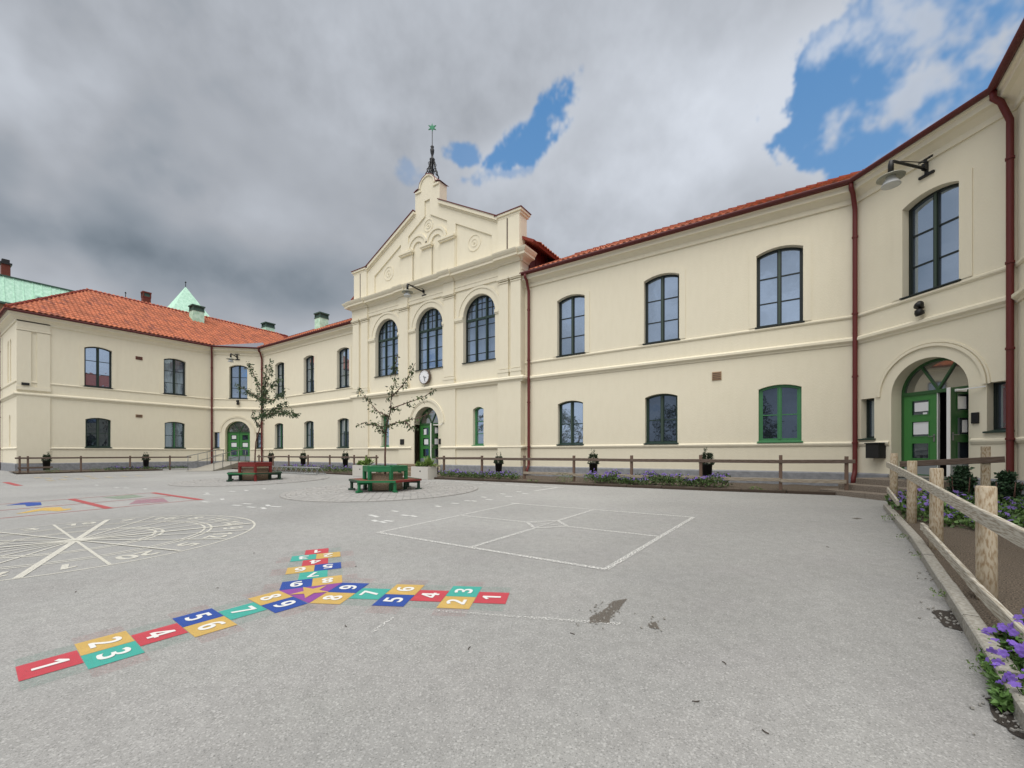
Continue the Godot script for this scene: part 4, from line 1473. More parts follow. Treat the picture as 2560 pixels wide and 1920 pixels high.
# ------------------------------------------------------------------ things on the fronts
func wall_lamp(f: Transform3D, s: float, y: float, reach: float, label: String) -> void:
	var o := thing("wall_lamp", label, "lamp", f * Vector3(s, y, 0.0), "lamps on wall brackets")
	o.basis = f.basis
	var mb := MB.new()
	mb.box(Vector3(0, 0, 0.03), Vector3(0.06, 0.42, 0.06))
	mb.box(Vector3(0, 0.2, 0.03), Vector3(0.34, 0.06, 0.06))
	mb.box(Vector3(0, -0.2, 0.03), Vector3(0.34, 0.06, 0.06))
	mb.box(Vector3(0, 0.0, 0.09), Vector3(0.08, 0.16, 0.10))
	part(o, "bracket", mb.done(), M.black_metal)
	mb = MB.new(true)
	mb.tube([Vector3(0, -0.04, 0.1), Vector3(0, 0.02, reach - 0.06), Vector3(0, -0.0, reach), Vector3(0, -0.08, reach + 0.01), Vector3(0, -0.3, reach + 0.01)], [0.035, 0.035, 0.05, 0.06, 0.06], 10)
	mb.tube([Vector3(0, 0.12, 0.08), Vector3(0, 0.05, reach * 0.75)], [0.012], 6)
	part(o, "arm", mb.done(), M.black_metal)
	var at := Transform3D(Basis(), Vector3(0, -0.3, reach + 0.01))
	mb = MB.new(true)
	mb.lathe([Vector2(0.0, 0.0), Vector2(0.09, 0.0), Vector2(0.10, -0.06), Vector2(0.285, -0.095), Vector2(0.29, -0.115), Vector2(0.10, -0.085), Vector2(0.0, -0.085)], 28, at)
	part(o, "reflector_plate", mb.done(), M.lamp_plate)
	mb = MB.new(true)
	mb.lathe([Vector2(0.09, -0.09), Vector2(0.11, -0.14), Vector2(0.15, -0.20), Vector2(0.19, -0.28), Vector2(0.20, -0.31), Vector2(0.18, -0.31), Vector2(0.0, -0.31)], 24, at)
	part(o, "lamp_bowl", mb.done(), M.lamp_bowl)

func spotlight(f: Transform3D, s: float, y: float, label: String) -> void:
	var o := thing("twin_spotlight", label, "spotlight", f * Vector3(s, y, 0), "black twin spotlights over the corner doors")
	o.basis = f.basis
	for k in [0.10, -0.09]:
		var mb := MB.new(true)
		mb.lathe([Vector2(0.0, 0.09), Vector2(0.07, 0.08), Vector2(0.10, 0.0), Vector2(0.095, -0.07), Vector2(0.0, -0.06)], 14, Transform3D(Basis(Vector3.RIGHT, -0.5 if k > 0 else 0.5), Vector3(0, k, 0.14)))
		mb.tube([Vector3(0, k * 0.5, 0.0), Vector3(0, k, 0.12)], [0.03], 8)
		part(o, "lamp_head", mb.done(), M.black_metal)

func small_box(called: String, label: String, cat: String, f: Transform3D, s: float, y: float, w: float, h: float, d: float, m: Material) -> Node3D:
	var o := thing(called, label, cat, f * Vector3(s, y, 0))
	o.basis = f.basis
	var mb := MB.new()
	mb.cbox(Vector3(0, 0, d * 0.5), Vector3(w, h, d), minf(0.012, d * 0.3))
	part(o, "body", mb.done(), m)
	return o

func fittings() -> void:
	var fr := frame(Vector3(HX, 0, 0), Vector3(S2, 0, S2))
	var fl := frame(Vector3(-XW, 0, CZ), Vector3(S2, 0, -S2))
	var fg := frame(Vector3(0, 0, 0.3), Vector3.RIGHT)
	var fm := frame(Vector3(0, 0, 0), Vector3.RIGHT)
	var fw := frame(Vector3(-XW, 0, LZ), Vector3(0, 0, -1))
	wall_lamp(fr, 1.86, 8.52, 1.16, "wall lamp on black bracket above the upper window of the right corner front")
	wall_lamp(fg, -0.03, 9.75, 1.2, "wall lamp on black bracket under the cornice of the central gable")
	wall_lamp(fl, 1.77, 8.52, 1.1, "wall lamp on black bracket above the left corner front beside grey sheet roof")
	spotlight(fr, 1.77, 4.86, "black twin spotlight over the open door in the right corner front")
	spotlight(fl, 1.85, 5.0, "black twin spotlight over the closed door in the left corner front")
	var o := small_box("litter_bin", "black litter bin fixed to the wall left of the open right corner door", "bin", fr, 0.66, 1.15, 0.36, 0.42, 0.26, M.pot_black)
	var mb := MB.new()
	mb.box(Vector3(0, 0.222, 0.14), Vector3(0.40, 0.025, 0.30))
	part(o, "lid", mb.done(), M.dark_iron)
	o = small_box("door_intercom", "small black intercom box on the wall right of the open right corner door", "intercom", fr, 2.86, 1.92, 0.13, 0.26, 0.05, M.pot_black)
	mb = MB.new()
	mb.box(Vector3(0, 0.02, 0.053), Vector3(0.07, 0.1, 0.006))
	part(o, "keypad", mb.done(), M.dark_iron)
	# round the gable door
	o = small_box("wall_plaque", "tall black plaque on the wall right of the central gable door", "plaque", fg, 1.79, 2.14, 0.42, 0.72, 0.03, M.pot_black)
	mb = MB.new()
	for k in 5:
		mb.box(Vector3(0, 0.16 - k * 0.09, 0.032), Vector3(0.22 - 0.03 * (k % 2), 0.015, 0.004))
	part(o, "raised_lines", mb.done(), M.dark_iron)
	small_box("letter_plate", "small black plate under the tall plaque by the gable door", "plaque", fg, 1.82, 1.57, 0.24, 0.11, 0.03, M.pot_black)
	small_box("door_buzzer", "narrow black buzzer box close to the right jamb of the gable door", "intercom", fg, 1.16, 1.70, 0.09, 0.28, 0.14, M.pot_black)
	small_box("wall_box", "square black box on the wall left of the central gable door", "box", fg, -1.72, 1.72, 0.3, 0.3, 0.1, M.pot_black)
	var bl := small_box("floodlight", "dark round floodlight on the end pilaster of the left wing", "floodlight", fw, 0.33, 5.10, 0.3, 0.14, 0.16, M.pot_black)
	mb = MB.new()
	mb.box(Vector3(0, 0.0, 0.163), Vector3(0.2, 0.09, 0.006))
	part(bl, "lens", mb.done(), M.dark_iron)
	# vents
	for v in [["wall_vent", "rusty square air vent between the lower windows right of the gable", fm, 14.18, 3.82, 0.3, 0.3, "far_plaster"], ["wall_vent", "brown air vent high between the upper windows of the left wing", fw, LZ - 6.85, 7.55, 0.36, 0.22, "brick_red"], ["wall_vent", "pale air vent between the lower windows of the left wing", fw, LZ - 6.85, 3.62, 0.36, 0.2, "far_plaster"]]:
		o = small_box(v[0], v[1], "vent", v[2], v[3], v[4], v[5], v[6], 0.03, M[v[7]])
		for k in 4:
			mb = MB.new()
			mb.box(Vector3(0, -v[6] * 0.5 + (k + 0.8) * v[6] / 4.6, 0.035), Vector3(v[5] * 0.86, 0.018, 0.02))
			part(o, "slat", mb.done(), M.rail_dark)
	# clock
	o = thing("wall_clock", "round white wall clock under the middle arched window of the gable", "clock", Vector3(0.13, 5.14, 0.42))
	mb = MB.new(true)
	var turn := Transform3D(Basis(Vector3.RIGHT, PI / 2.0), Vector3.ZERO)
	mb.lathe([Vector2(0.0, -0.06), Vector2(0.36, -0.06), Vector2(0.38, -0.03), Vector2(0.38, 0.09), Vector2(0.355, 0.11), Vector2(0.345, 0.09)], 36, turn)
	part(o, "case", mb.done(), M.rail_dark)
	mb = MB.new()
	mb.lathe([Vector2(0.0, 0.088), Vector2(0.346, 0.088)], 36, turn)
	part(o, "dial", mb.done(), M.clock_white)
	mb = MB.new()
	for k in 12:
		var a := TAU * k / 12.0
		var dv := Vector3(sin(a), cos(a), 0)
		mb.beam(dv * 0.27 + Vector3(0, 0, 0.092), dv * 0.325 + Vector3(0, 0, 0.092), 0.022, 0.004)
	part(o, "hour_marks", mb.done(), M.black_metal)
	for hnd in [[TAU * 3.45 / 12.0, 0.17, 0.04], [TAU * 27.0 / 60.0, 0.27, 0.03]]:
		mb = MB.new()
		var dv := Vector3(sin(hnd[0]), cos(hnd[0]), 0)
		mb.beam(dv * -0.05 + Vector3(0, 0, 0.1 + hnd[1] * 0.02), dv * hnd[1] + Vector3(0, 0, 0.1 + hnd[1] * 0.02), hnd[2], 0.008)
		part(o, "hand", mb.done(), M.black_metal)
	mb = MB.new()
	mb.beam(Vector3(0.2, 0.25, -0.12), Vector3(0.34, 0.34, 0.02), 0.03, 0.03)
	mb.beam(Vector3(0, 0, -0.12), Vector3(0, 0, -0.05), 0.1, 0.1)
	part(o, "bracket", mb.done(), M.black_metal)

# ------------------------------------------------------------------ ground
func ground() -> void:
	var xs := [-600.0, -160.0, -70.0]
	var x := -46.0
	while x <= 46.01:
		xs.append(x)
		x += 0.4
	xs.append_array([70.0, 160.0, 600.0])
	var zs := [-600.0, -160.0, -30.0, -2.0]
	var z := -0.4
	while z <= 44.01:
		zs.append(z)
		z += 0.4
	zs.append_array([70.0, 160.0, 600.0])
	var n := FastNoiseLite.new()
	n.seed = 61
	n.frequency = 0.09
	n.fractal_octaves = 4
	var st := SurfaceTool.new()
	st.begin(Mesh.PRIMITIVE_TRIANGLES)
	var base := lin(206, 205, 202, 1.22)
	for j in zs.size():
		for i in xs.size():
			var k := 1.0 + 0.22 * n.get_noise_2d(xs[i], zs[j]) + 0.10 * n.get_noise_2d(xs[i] * 5.0, zs[j] * 5.0)
			# darker strip along the near kerb
			var dk := absf(xs[i] - (17.5 + (13.0 - zs[j]) * 0.075))
			if zs[j] > 4.0 and zs[j] < 15.0:
				k *= 1.0 - 0.12 * clampf(1.0 - dk / 0.6, 0.0, 1.0)
			st.set_color(Color(base.r * k, base.g * k, base.b * k))
			st.add_vertex(g3(xs[i], zs[j]))
	var w := xs.size()
	for j in zs.size() - 1:
		for i in w - 1:
			var a := j * w + i
			for q in [a, a + 1, a + w, a + 1, a + w + 1, a + w]:
				st.add_index(q)
	st.generate_normals()
	structure("ground", st.commit(), M.asphalt)

func bed(called: String, poly: Array, m: Material, up: float, label: String) -> void:
	var pts := v2s(poly)
	var mb := MB.new(true)
	var box := Rect2(pts[0], Vector2.ZERO)
	for q in pts:
		box = box.expand(q)
	var n := FastNoiseLite.new()
	n.seed = 71
	n.frequency = 1.6
	n.fractal_octaves = 3
	var c := 0.2
	for j in int(box.size.y / c) + 1:
		for i in int(box.size.x / c) + 1:
			var cellp := v2s([box.position.x + i * c, box.position.y + j * c, box.position.x + (i + 1) * c, box.position.y + j * c, box.position.x + (i + 1) * c, box.position.y + (j + 1) * c, box.position.x + i * c, box.position.y + (j + 1) * c])
			for r in Geometry2D.intersect_polygons(cellp, pts):
				for t in range(1, r.size() - 1):
					var v := []
					for q in [r[0], r[t], r[t + 1]]:
						v.append(g3(q.x, q.y, up + 0.035 * n.get_noise_2d(q.x, q.y) + 0.015 * n.get_noise_2d(q.x * 6.0, q.y * 6.0)))
					mb.tri(v[0], v[1], v[2])
	var o := structure(called, mb.done(), m)
	o.set_meta("label", label)

func kerb(pts: Array, w: float, h: float, step: float, label: String, m: Material) -> void:
	var o := Node3D.new()
	o.name = "kerb"
	add_child(o, true)
	tag(o, label, "", "", "structure")
	for i in pts.size() - 1:
		var a: Vector2 = pts[i]
		var b: Vector2 = pts[i + 1]
		var n := maxi(1, int(round(a.distance_to(b) / step)))
		for k in n:
			var p := a.lerp(b, (k + 0.008) / n)
			var q := a.lerp(b, (k + 0.992) / n)
			var mb := MB.new()
			var dy := rng.randf_range(-0.006, 0.006)
			mb.beam(g3(p.x, p.y, h * 0.5 - 0.03 + dy), g3(q.x, q.y, h * 0.5 - 0.03 + dy + rng.randf_range(-0.004, 0.004)), w, h + 0.06, 0.012)
			part(o, "kerb_stone", mb.done(), m)

func paving(c: Vector2, rad: float, label: String) -> void:
	var root := Node3D.new()
	root.name = "paving_circle"
	add_child(root, true)
	tag(root, label, "", "", "structure")
	var mb := MB.new()
	for i in 64:
		var a := TAU * i / 64.0
		var b := TAU * (i + 1) / 64.0
		for k in 6:
			var r0 := rad * k / 6.0
			var r1 := rad * (k + 1) / 6.0
			mb.quad(g3(c.x + cos(a) * r0, c.y + sin(a) * r0, 0.004), g3(c.x + cos(a) * r1, c.y + sin(a) * r1, 0.004), g3(c.x + cos(b) * r1, c.y + sin(b) * r1, 0.004), g3(c.x + cos(b) * r0, c.y + sin(b) * r0, 0.004))
	part(root, "joint_sand", mb.done(), M.joint_sand)
	var bm := BoxMesh.new()
	bm.size = Vector3(1, 1, 1)
	var tr: Array[Transform3D] = []
	var cs := PackedColorArray()
	var r := 0.55
	while r < rad - 0.05:
		var n := int(TAU * (r + 0.07) / 0.215)
		for i in n:
			var a := TAU * (i + 0.5 * (int(r / 0.14) % 2)) / n
			var p := c + Vector2(cos(a), sin(a)) * (r + 0.07)
			var at := g3(p.x, p.y, -0.012 + rng.randf_range(-0.003, 0.004))
			tr.append(Transform3D(Basis(Vector3.UP, -a) * Basis.from_scale(Vector3(0.131, 0.06, 0.205)), at))
			var k := rng.randf_range(0.92, 1.06)
			cs.append(Color(0.355 * k, 0.345 * k, 0.328 * k))
		r += 0.14
	var mm := MultiMesh.new()
	mm.transform_format = MultiMesh.TRANSFORM_3D
	mm.use_colors = true
	mm.mesh = bm
	mm.instance_count = tr.size()
	for i in tr.size():
		mm.set_instance_transform(i, tr[i])
		mm.set_instance_color(i, cs[i])
	var mi := MultiMeshInstance3D.new()
	mi.name = "paver"
	mi.multimesh = mm
	mi.material_override = M.paver
	mi.set_meta("kind", "stuff")
	root.add_child(mi, true)

func mark(called: String, label: String, cat: String) -> Node3D:
	return thing(called, label, cat)

func hopscotch() -> void:
	var o := mark("hopscotch", "three armed hopscotch of coloured numbered squares with a yellow star", "hopscotch")
	var c := Vector2(12.62, 14.17)
	var t := 0.292
	for deg in [-27.0, 93.8, 213.0]:
		var tl: float = 0.296 if deg < 0.0 else (0.284 if deg < 100.0 else 0.288)
		var d := Vector2(cos(deg_to_rad(deg)), sin(deg_to_rad(deg)))
		var up := -d
		var rt := Vector2(-up.y, up.x)       # right hand of someone hopping to the star
		var rows := [["8y", "9b"], ["7t"], ["5b", "6y"], ["4r"], ["2y", "3t"], ["1r"]]
		for i in 6:
			var r0 := 0.169 + tl * i
			for k in rows[i].size():
				var w: float = 0.0 if rows[i].size() == 1 else (k - 0.5) * t
				var mid := c + d * (r0 + tl * 0.5) + rt * w
				var e := 0.5 * tl - 0.002
				var ew := 0.5 * t - 0.002
				var mb := MB.new()
				paint_poly(mb, PackedVector2Array([mid - d * e - rt * ew, mid + d * e - rt * ew, mid + d * e + rt * ew, mid - d * e + rt * ew]), 0.004)
				var s: String = rows[i][k]
				var m: Material = {"y": M.paint_yellow, "b": M.paint_blue, "t": M.paint_teal, "r": M.paint_red}[s[1]]
				var sq := part(o, "square", mb.done(), m)
				if k == 0:
					var dust := MB.new()
					paint_poly(dust, PackedVector2Array([mid - d * e - rt * (ew + 0.16), mid + d * e - rt * (ew + 0.16), mid + d * e + rt * (ew + 0.16 + t * (rows[i].size() - 1)), mid - d * e + rt * (ew + 0.16 + t * (rows[i].size() - 1))]), 0.002)
					part(o, "paint_dust", dust.done(), M.dust_teal if i % 2 else M.dust_red)
				digit(sq, "digit", s[0], mid + up * -0.0, up, 0.17, 0.0075, M.paint_digit)
	var mb := MB.new()
	var tp := PackedVector2Array()
	for deg in [33.0, 153.0, 273.0]:
		tp.append(c + Vector2(cos(deg_to_rad(deg)), sin(deg_to_rad(deg))) * 0.335)
	paint_poly(mb, tp, 0.004)
	part(o, "triangle", mb.done(), M.paint_purple)
	mb = MB.new()
	var sp := PackedVector2Array()
	for i in 10:
		var a := deg_to_rad(-27.0 + 36.0 * i)
		sp.append(c + Vector2(cos(a), sin(a)) * (0.19 if i % 2 == 0 else 0.075))
	paint_poly(mb, sp, 0.0075)
	part(o, "star", mb.done(), M.paint_yellow)

func dartboard() -> void:
	var o := mark("painted_dartboard", "large white painted dartboard circle with numbers on the asphalt", "ground marking")
	var c := Vector2(7.18, 14.83)
	var mb := MB.new()
	for q in [[2.40, 0.035, 0.004], [1.74, 0.035, 0.004], [1.64, 0.035, 0.004], [1.06, 0.045, 0.004], [0.96, 0.045, 0.004], [0.17, 0.05, 0.004], [0.07, 0.06, 0.004]]:
		paint_ring(mb, c, q[0], q[1], q[2])
	part(o, "rings", mb.done(), M.paint_cream)
	mb = MB.new()
	# 20 points to the near side (+z, a little right); dart order runs clockwise seen from above
	var nums := [20, 1, 18, 4, 13, 6, 10, 15, 2, 17, 3, 19, 7, 16, 8, 11, 14, 9, 12, 5]
	var a20 := -6.0
	for i in 10:
		var a := deg_to_rad(a20 + 9.0 + 18.0 * i)
		var d := Vector2(cos(a), sin(a))
		paint_line(mb, c - d * 2.38, c + d * 2.38, 0.08 if i % 5 == 1 else 0.036, 0.0052 + 0.0007 * i)
	part(o, "spokes", mb.done(), M.paint_cream)
	for i in 20:
		var a := deg_to_rad(a20 + 18.0 * i)
		var d := Vector2(cos(a), sin(a))
		digit(o, "number", str(nums[i]), c + d * 2.07, d, 0.3, 0.004, M.paint_cream)

func markings() -> void:
	hopscotch()
	dartboard()
	# four square court
	var o := mark("four_square_court", "worn white four square ball court with a diamond in its middle", "ball court")
	var q := [Vector2(10.81, 11.94), Vector2(10.84, 7.86), Vector2(14.9, 7.80), Vector2(14.77, 11.95)]
	var c := Vector2(12.84, 9.87)
	var mb := MB.new()
	for i in 4:
		paint_line(mb, q[i], q[(i + 1) % 4], 0.07, 0.004 + 0.0007 * i)
	part(o, "outline", mb.done(), M.paint_white)
	mb = MB.new()
	paint_line(mb, (q[0] + q[1]) * 0.5, c + Vector2(-0.42, 0), 0.06, 0.004)
	paint_line(mb, c + Vector2(0.42, 0), (q[2] + q[3]) * 0.5, 0.06, 0.004)
	paint_line(mb, (q[1] + q[2]) * 0.5, c + Vector2(0, -0.42), 0.07, 0.0047)
	paint_line(mb, c + Vector2(0, 0.42), (q[3] + q[0]) * 0.5, 0.07, 0.0047)
	part(o, "cross_lines", mb.done(), M.paint_white)
	mb = MB.new()
	var dia := [c + Vector2(-0.42, 0), c + Vector2(0, -0.42), c + Vector2(0.42, 0), c + Vector2(0, 0.42)]
	for i in 4:
		paint_line(mb, dia[i], dia[(i + 1) % 4], 0.06, 0.0054 + 0.0007 * i)
	paint_line(mb, dia[0], dia[2], 0.03, 0.0085)
	paint_line(mb, dia[1], dia[3], 0.03, 0.0092)
	part(o, "diamond", mb.done(), M.paint_white)
	# lane game on the left
	o = mark("lane_game", "red outlined lane game with coloured figures on the far left asphalt", "ground marking")
	mb = MB.new()
	for i in 3:
		paint_line(mb, Vector2(-1.13 + 1.87 * i, 11.5), Vector2(-1.13 + 1.87 * i, 19.2), 0.06, 0.004)
	part(o, "lane_line", mb.done(), M.paint_red_line)
	for i in 5:
		mb = MB.new()
		paint_line(mb, Vector2(-1.16, 11.55 + 1.9 * i), Vector2(2.72, 11.55 + 1.9 * i), 0.16, 0.0047)
		part(o, "cross_bar", mb.done(), M.paint_red_line)
	mb = MB.new()
	paint_poly(mb, v2s([-1.0, 12.1, 0.1, 12.1, 0.3, 12.7, -0.8, 12.85]), 0.004)
	part(o, "green_figure", mb.done(), M.paint_pale_green)
	mb = MB.new()
	paint_poly(mb, v2s([0.95, 12.5, 1.15, 11.95, 2.44, 12.2, 2.1, 12.95]), 0.004)
	part(o, "pink_figure", mb.done(), M.paint_pink)
	mb = MB.new()
	paint_poly(mb, v2s([-0.62, 14.74, -1.14, 14.34, -0.77, 14.10, 0.15, 14.21, 0.17, 14.47, -0.43, 14.43]), 0.004)
	part(o, "blue_figure", mb.done(), M.paint_blue)
	mb = MB.new()
	paint_poly(mb, v2s([1.92, 14.86, 0.96, 14.28, 1.21, 14.03, 1.73, 14.08, 1.84, 13.95, 2.10, 14.02, 2.24, 14.23, 1.70, 14.43, 1.93, 14.71]), 0.004)
	part(o, "yellow_figure", mb.done(), M.paint_yellow)
	mb = MB.new()
	paint_line(mb, Vector2(-11.8, 13.6), Vector2(-9.2, 13.5), 0.2, 0.004)
	var rb := part(self, "red_bar", mb.done(), M.paint_red_line)
	tag(rb, "short red painted bar alone near the left wing fence", "ground marking")
	mb = MB.new()
	for d in [-13.64, 12.08, -12.21, 11.80, -12.26, 11.28, -12.32, 10.73, -12.69, 10.09, -12.98, 9.44, -12.78, 8.86, -11.80, 12.27, -14.45, 12.30, -14.22, 11.38, -14.11, 10.57]:
		pass
	var ym := [-13.64, 12.08, -12.21, 11.80, -12.26, 11.28, -12.32, 10.73, -12.69, 10.09, -12.98, 9.44, -12.78, 8.86, -11.80, 12.27, -14.45, 12.30, -14.22, 11.38, -14.11, 10.57]
	for i in range(0, ym.size(), 2):
		paint_line(mb, Vector2(ym[i] - 0.5, ym[i + 1]), Vector2(ym[i] + 0.5, ym[i + 1]), 0.22, 0.004 + 0.0004 * i)
	rb = part(self, "faded_marking", mb.done(), M.paint_pale_yellow)
	tag(rb, "faded pale yellow painted patches in front of the left wing fence", "ground marking")
	# white foot and dash marks
	var dash := [9.29, 10.85, 9.48, 10.91, 9.26, 10.21, 9.89, 10.48, 10.13, 10.48, 9.89, 11.25, 10.14, 11.26, 10.14, 11.10, 9.56, 9.18, 9.56, 8.56, 9.51, 8.01, 9.68, 7.99, 9.39, 7.20, 9.85, 7.55, 9.39, 6.29, 9.90, 6.70, 9.47, 5.54, 9.93, 5.90, 10.87, 7.82, 5.57, 3.62, 6.52, 3.79, 7.34, 3.76, 8.12, 3.73, 9.00, 3.83, 0.87, 10.71, 1.35, 10.86, 3.45, 11.67, 3.18, 11.20, 1.00, 10.00, 1.03, 9.62, 1.03, 9.04, 4.99, 11.55, 4.91, 11.27, 5.68, 11.53, 6.15, 11.50, 5.73, 11.20, 6.12, 11.16, -4.76, 11.58, -4.25, 11.41, -7.06, 11.67, -3.07, 11.21]
	var root := mark("white_dashes", "scattered white painted dashes leading across the asphalt to the flower beds", "ground marking")
	for i in range(0, dash.size(), 2):
		mb = MB.new()
		var l := 0.17 if i < 48 else 0.24
		var p := Vector2(dash[i], dash[i + 1])
		var a := rng.randf_range(-0.4, 0.4)
		var d := Vector2(cos(a), sin(a)) if i < 38 or i > 47 else Vector2(1, 0.05)
		if i >= 38 and i <= 47:
			l = 0.5
		paint_line(mb, p - d * l, p + d * l * 0.3, 0.09, 0.004)
		part(root, "dash", mb.done(), M.paint_grey)
	mb = MB.new()
	paint_line(mb, Vector2(9.72, 5.08), Vector2(9.84, 3.84), 0.09, 0.004)
	paint_line(mb, Vector2(9.2, 3.72), Vector2(10.03, 3.74), 0.09, 0.0048)
	part(root, "dash", mb.done(), M.paint_grey)
	mb = MB.new()
	paint_line(mb, Vector2(14.0, 13.86), Vector2(14.74, 13.56), 0.035, 0.004)
	paint_line(mb, Vector2(14.74, 13.56), Vector2(15.42, 13.28), 0.05, 0.0047)
	paint_line(mb, Vector2(13.89, 14.42), Vector2(13.80, 14.15), 0.04, 0.004)
	var wl := part(self, "worn_line", mb.done(), M.paint_worn)
	tag(wl, "worn white line fragments below the right arm of the hopscotch", "ground marking")

func ragged(pts: PackedVector2Array) -> PackedVector2Array:
	var out := PackedVector2Array()
	for i in pts.size():
		var a := pts[i]
		var b := pts[(i + 1) % pts.size()]
		var n := maxi(2, int(a.distance_to(b) / 0.035))
		for k in n:
			var p := a.lerp(b, float(k) / n)
			var d := (b - a).normalized()
			out.append(p + Vector2(-d.y, d.x) * rng.randf_range(-0.012, 0.012))
	return out

func stains() -> void:
	var lists := [
		["asphalt_patch", "rough dark patch in the asphalt right of the hopscotch", [15.20, 13.40, 15.17, 13.30, 15.20, 13.12, 15.19, 12.84, 15.27, 12.72, 15.30, 12.90, 15.30, 13.06, 15.31, 13.22, 15.34, 13.30, 15.26, 13.36]],
		["asphalt_patch", "small dark chip in the asphalt right of the rough patch", [15.59, 13.15, 15.64, 13.08, 15.65, 13.13, 15.70, 13.20, 15.62, 13.23]],
		["asphalt_patch", "long dark crack in the asphalt towards the right flower bed", [15.48, 6.61, 15.52, 5.64, 15.70, 4.48, 15.93, 3.65, 15.83, 5.04, 15.64, 6.44]],
		["asphalt_patch", "tiny rusty chip in the asphalt near the corner steps", [17.39, 6.49, 17.48, 6.36, 17.56, 6.41, 17.46, 6.55]],
		["asphalt_hole", "broken edge hole full of earth at the near kerb below post", [17.48, 11.66, 17.55, 11.60, 17.66, 11.56, 17.76, 11.36, 17.70, 11.94, 17.65, 12.01, 17.57, 12.04, 17.48, 12.01, 17.50, 11.85]],
		["asphalt_hole", "broken edge hole full of earth beside the nearest purple flowers", [17.41, 13.14, 17.45, 13.13, 17.54, 13.05, 17.62, 13.2, 17.55, 13.6, 17.45, 13.52, 17.42, 13.47, 17.39, 13.40, 17.41, 13.27]]]
	for l in lists:
		var mb := MB.new()
		paint_poly(mb, ragged(v2s(l[2])), 0.005)
		var o := part(self, l[0], mb.done(), M.stain if l[0] == "asphalt_patch" else M.wet_soil)
		tag(o, l[1], "damaged asphalt")
	var cm := MB.new()
	var cr := RandomNumberGenerator.new()
	cr.seed = 63
	for q in [[17.58, 11.78, 0.13, 60], [17.46, 13.32, 0.09, 50], [15.24, 13.1, 0.14, 50], [15.64, 13.16, 0.07, 16], [17.7, 10.4, 0.1, 20], [17.8, 9.2, 0.1, 16]]:
		for k in q[3]:
			var sz := cr.randf_range(0.004, 0.013)
			cm.box(Vector3.ZERO, Vector3(sz * 1.4, sz, sz), Transform3D(Basis.from_euler(Vector3(cr.randf() * 3.0, cr.randf() * 3.0, cr.randf() * 3.0)), g3(q[0] + cr.randfn() * q[2] * 0.6, q[1] + cr.randfn() * q[2] * 1.2, 0.008)))
	var cro := part(self, "asphalt_crumbs", cm.done(), M.joint_sand)
	tag(cro, "loose grey crumbs of broken asphalt in the holes along the near kerb", "rubble", "", "stuff")
	var lit := [15.18, 13.64, 14.68, 14.23, 16.11, 14.03, 16.18, 13.50, 16.44, 14.11, 13.62, 14.47, 12.24, 13.39, 10.50, 13.72, 10.62, 15.44, 11.71, 14.62, 16.9, 9.4]
	var mb := MB.new(true)
	for i in range(0, lit.size(), 2):
		var a := rng.randf() * TAU
		var l := rng.randf_range(0.010, 0.024)
		var d := Vector3(cos(a), 0, sin(a)) * l
		var p := g3(lit[i], lit[i + 1], 0.006)
		mb.tube([p - d, p + Vector3(d.z, 0, -d.x) * 0.25, p + d], [0.0028], 5)
	var tw := part(self, "twigs", mb.done(), M.twig)
	tag(tw, "scattered dry twigs and crumbs lying on the asphalt", "twigs", "", "stuff")

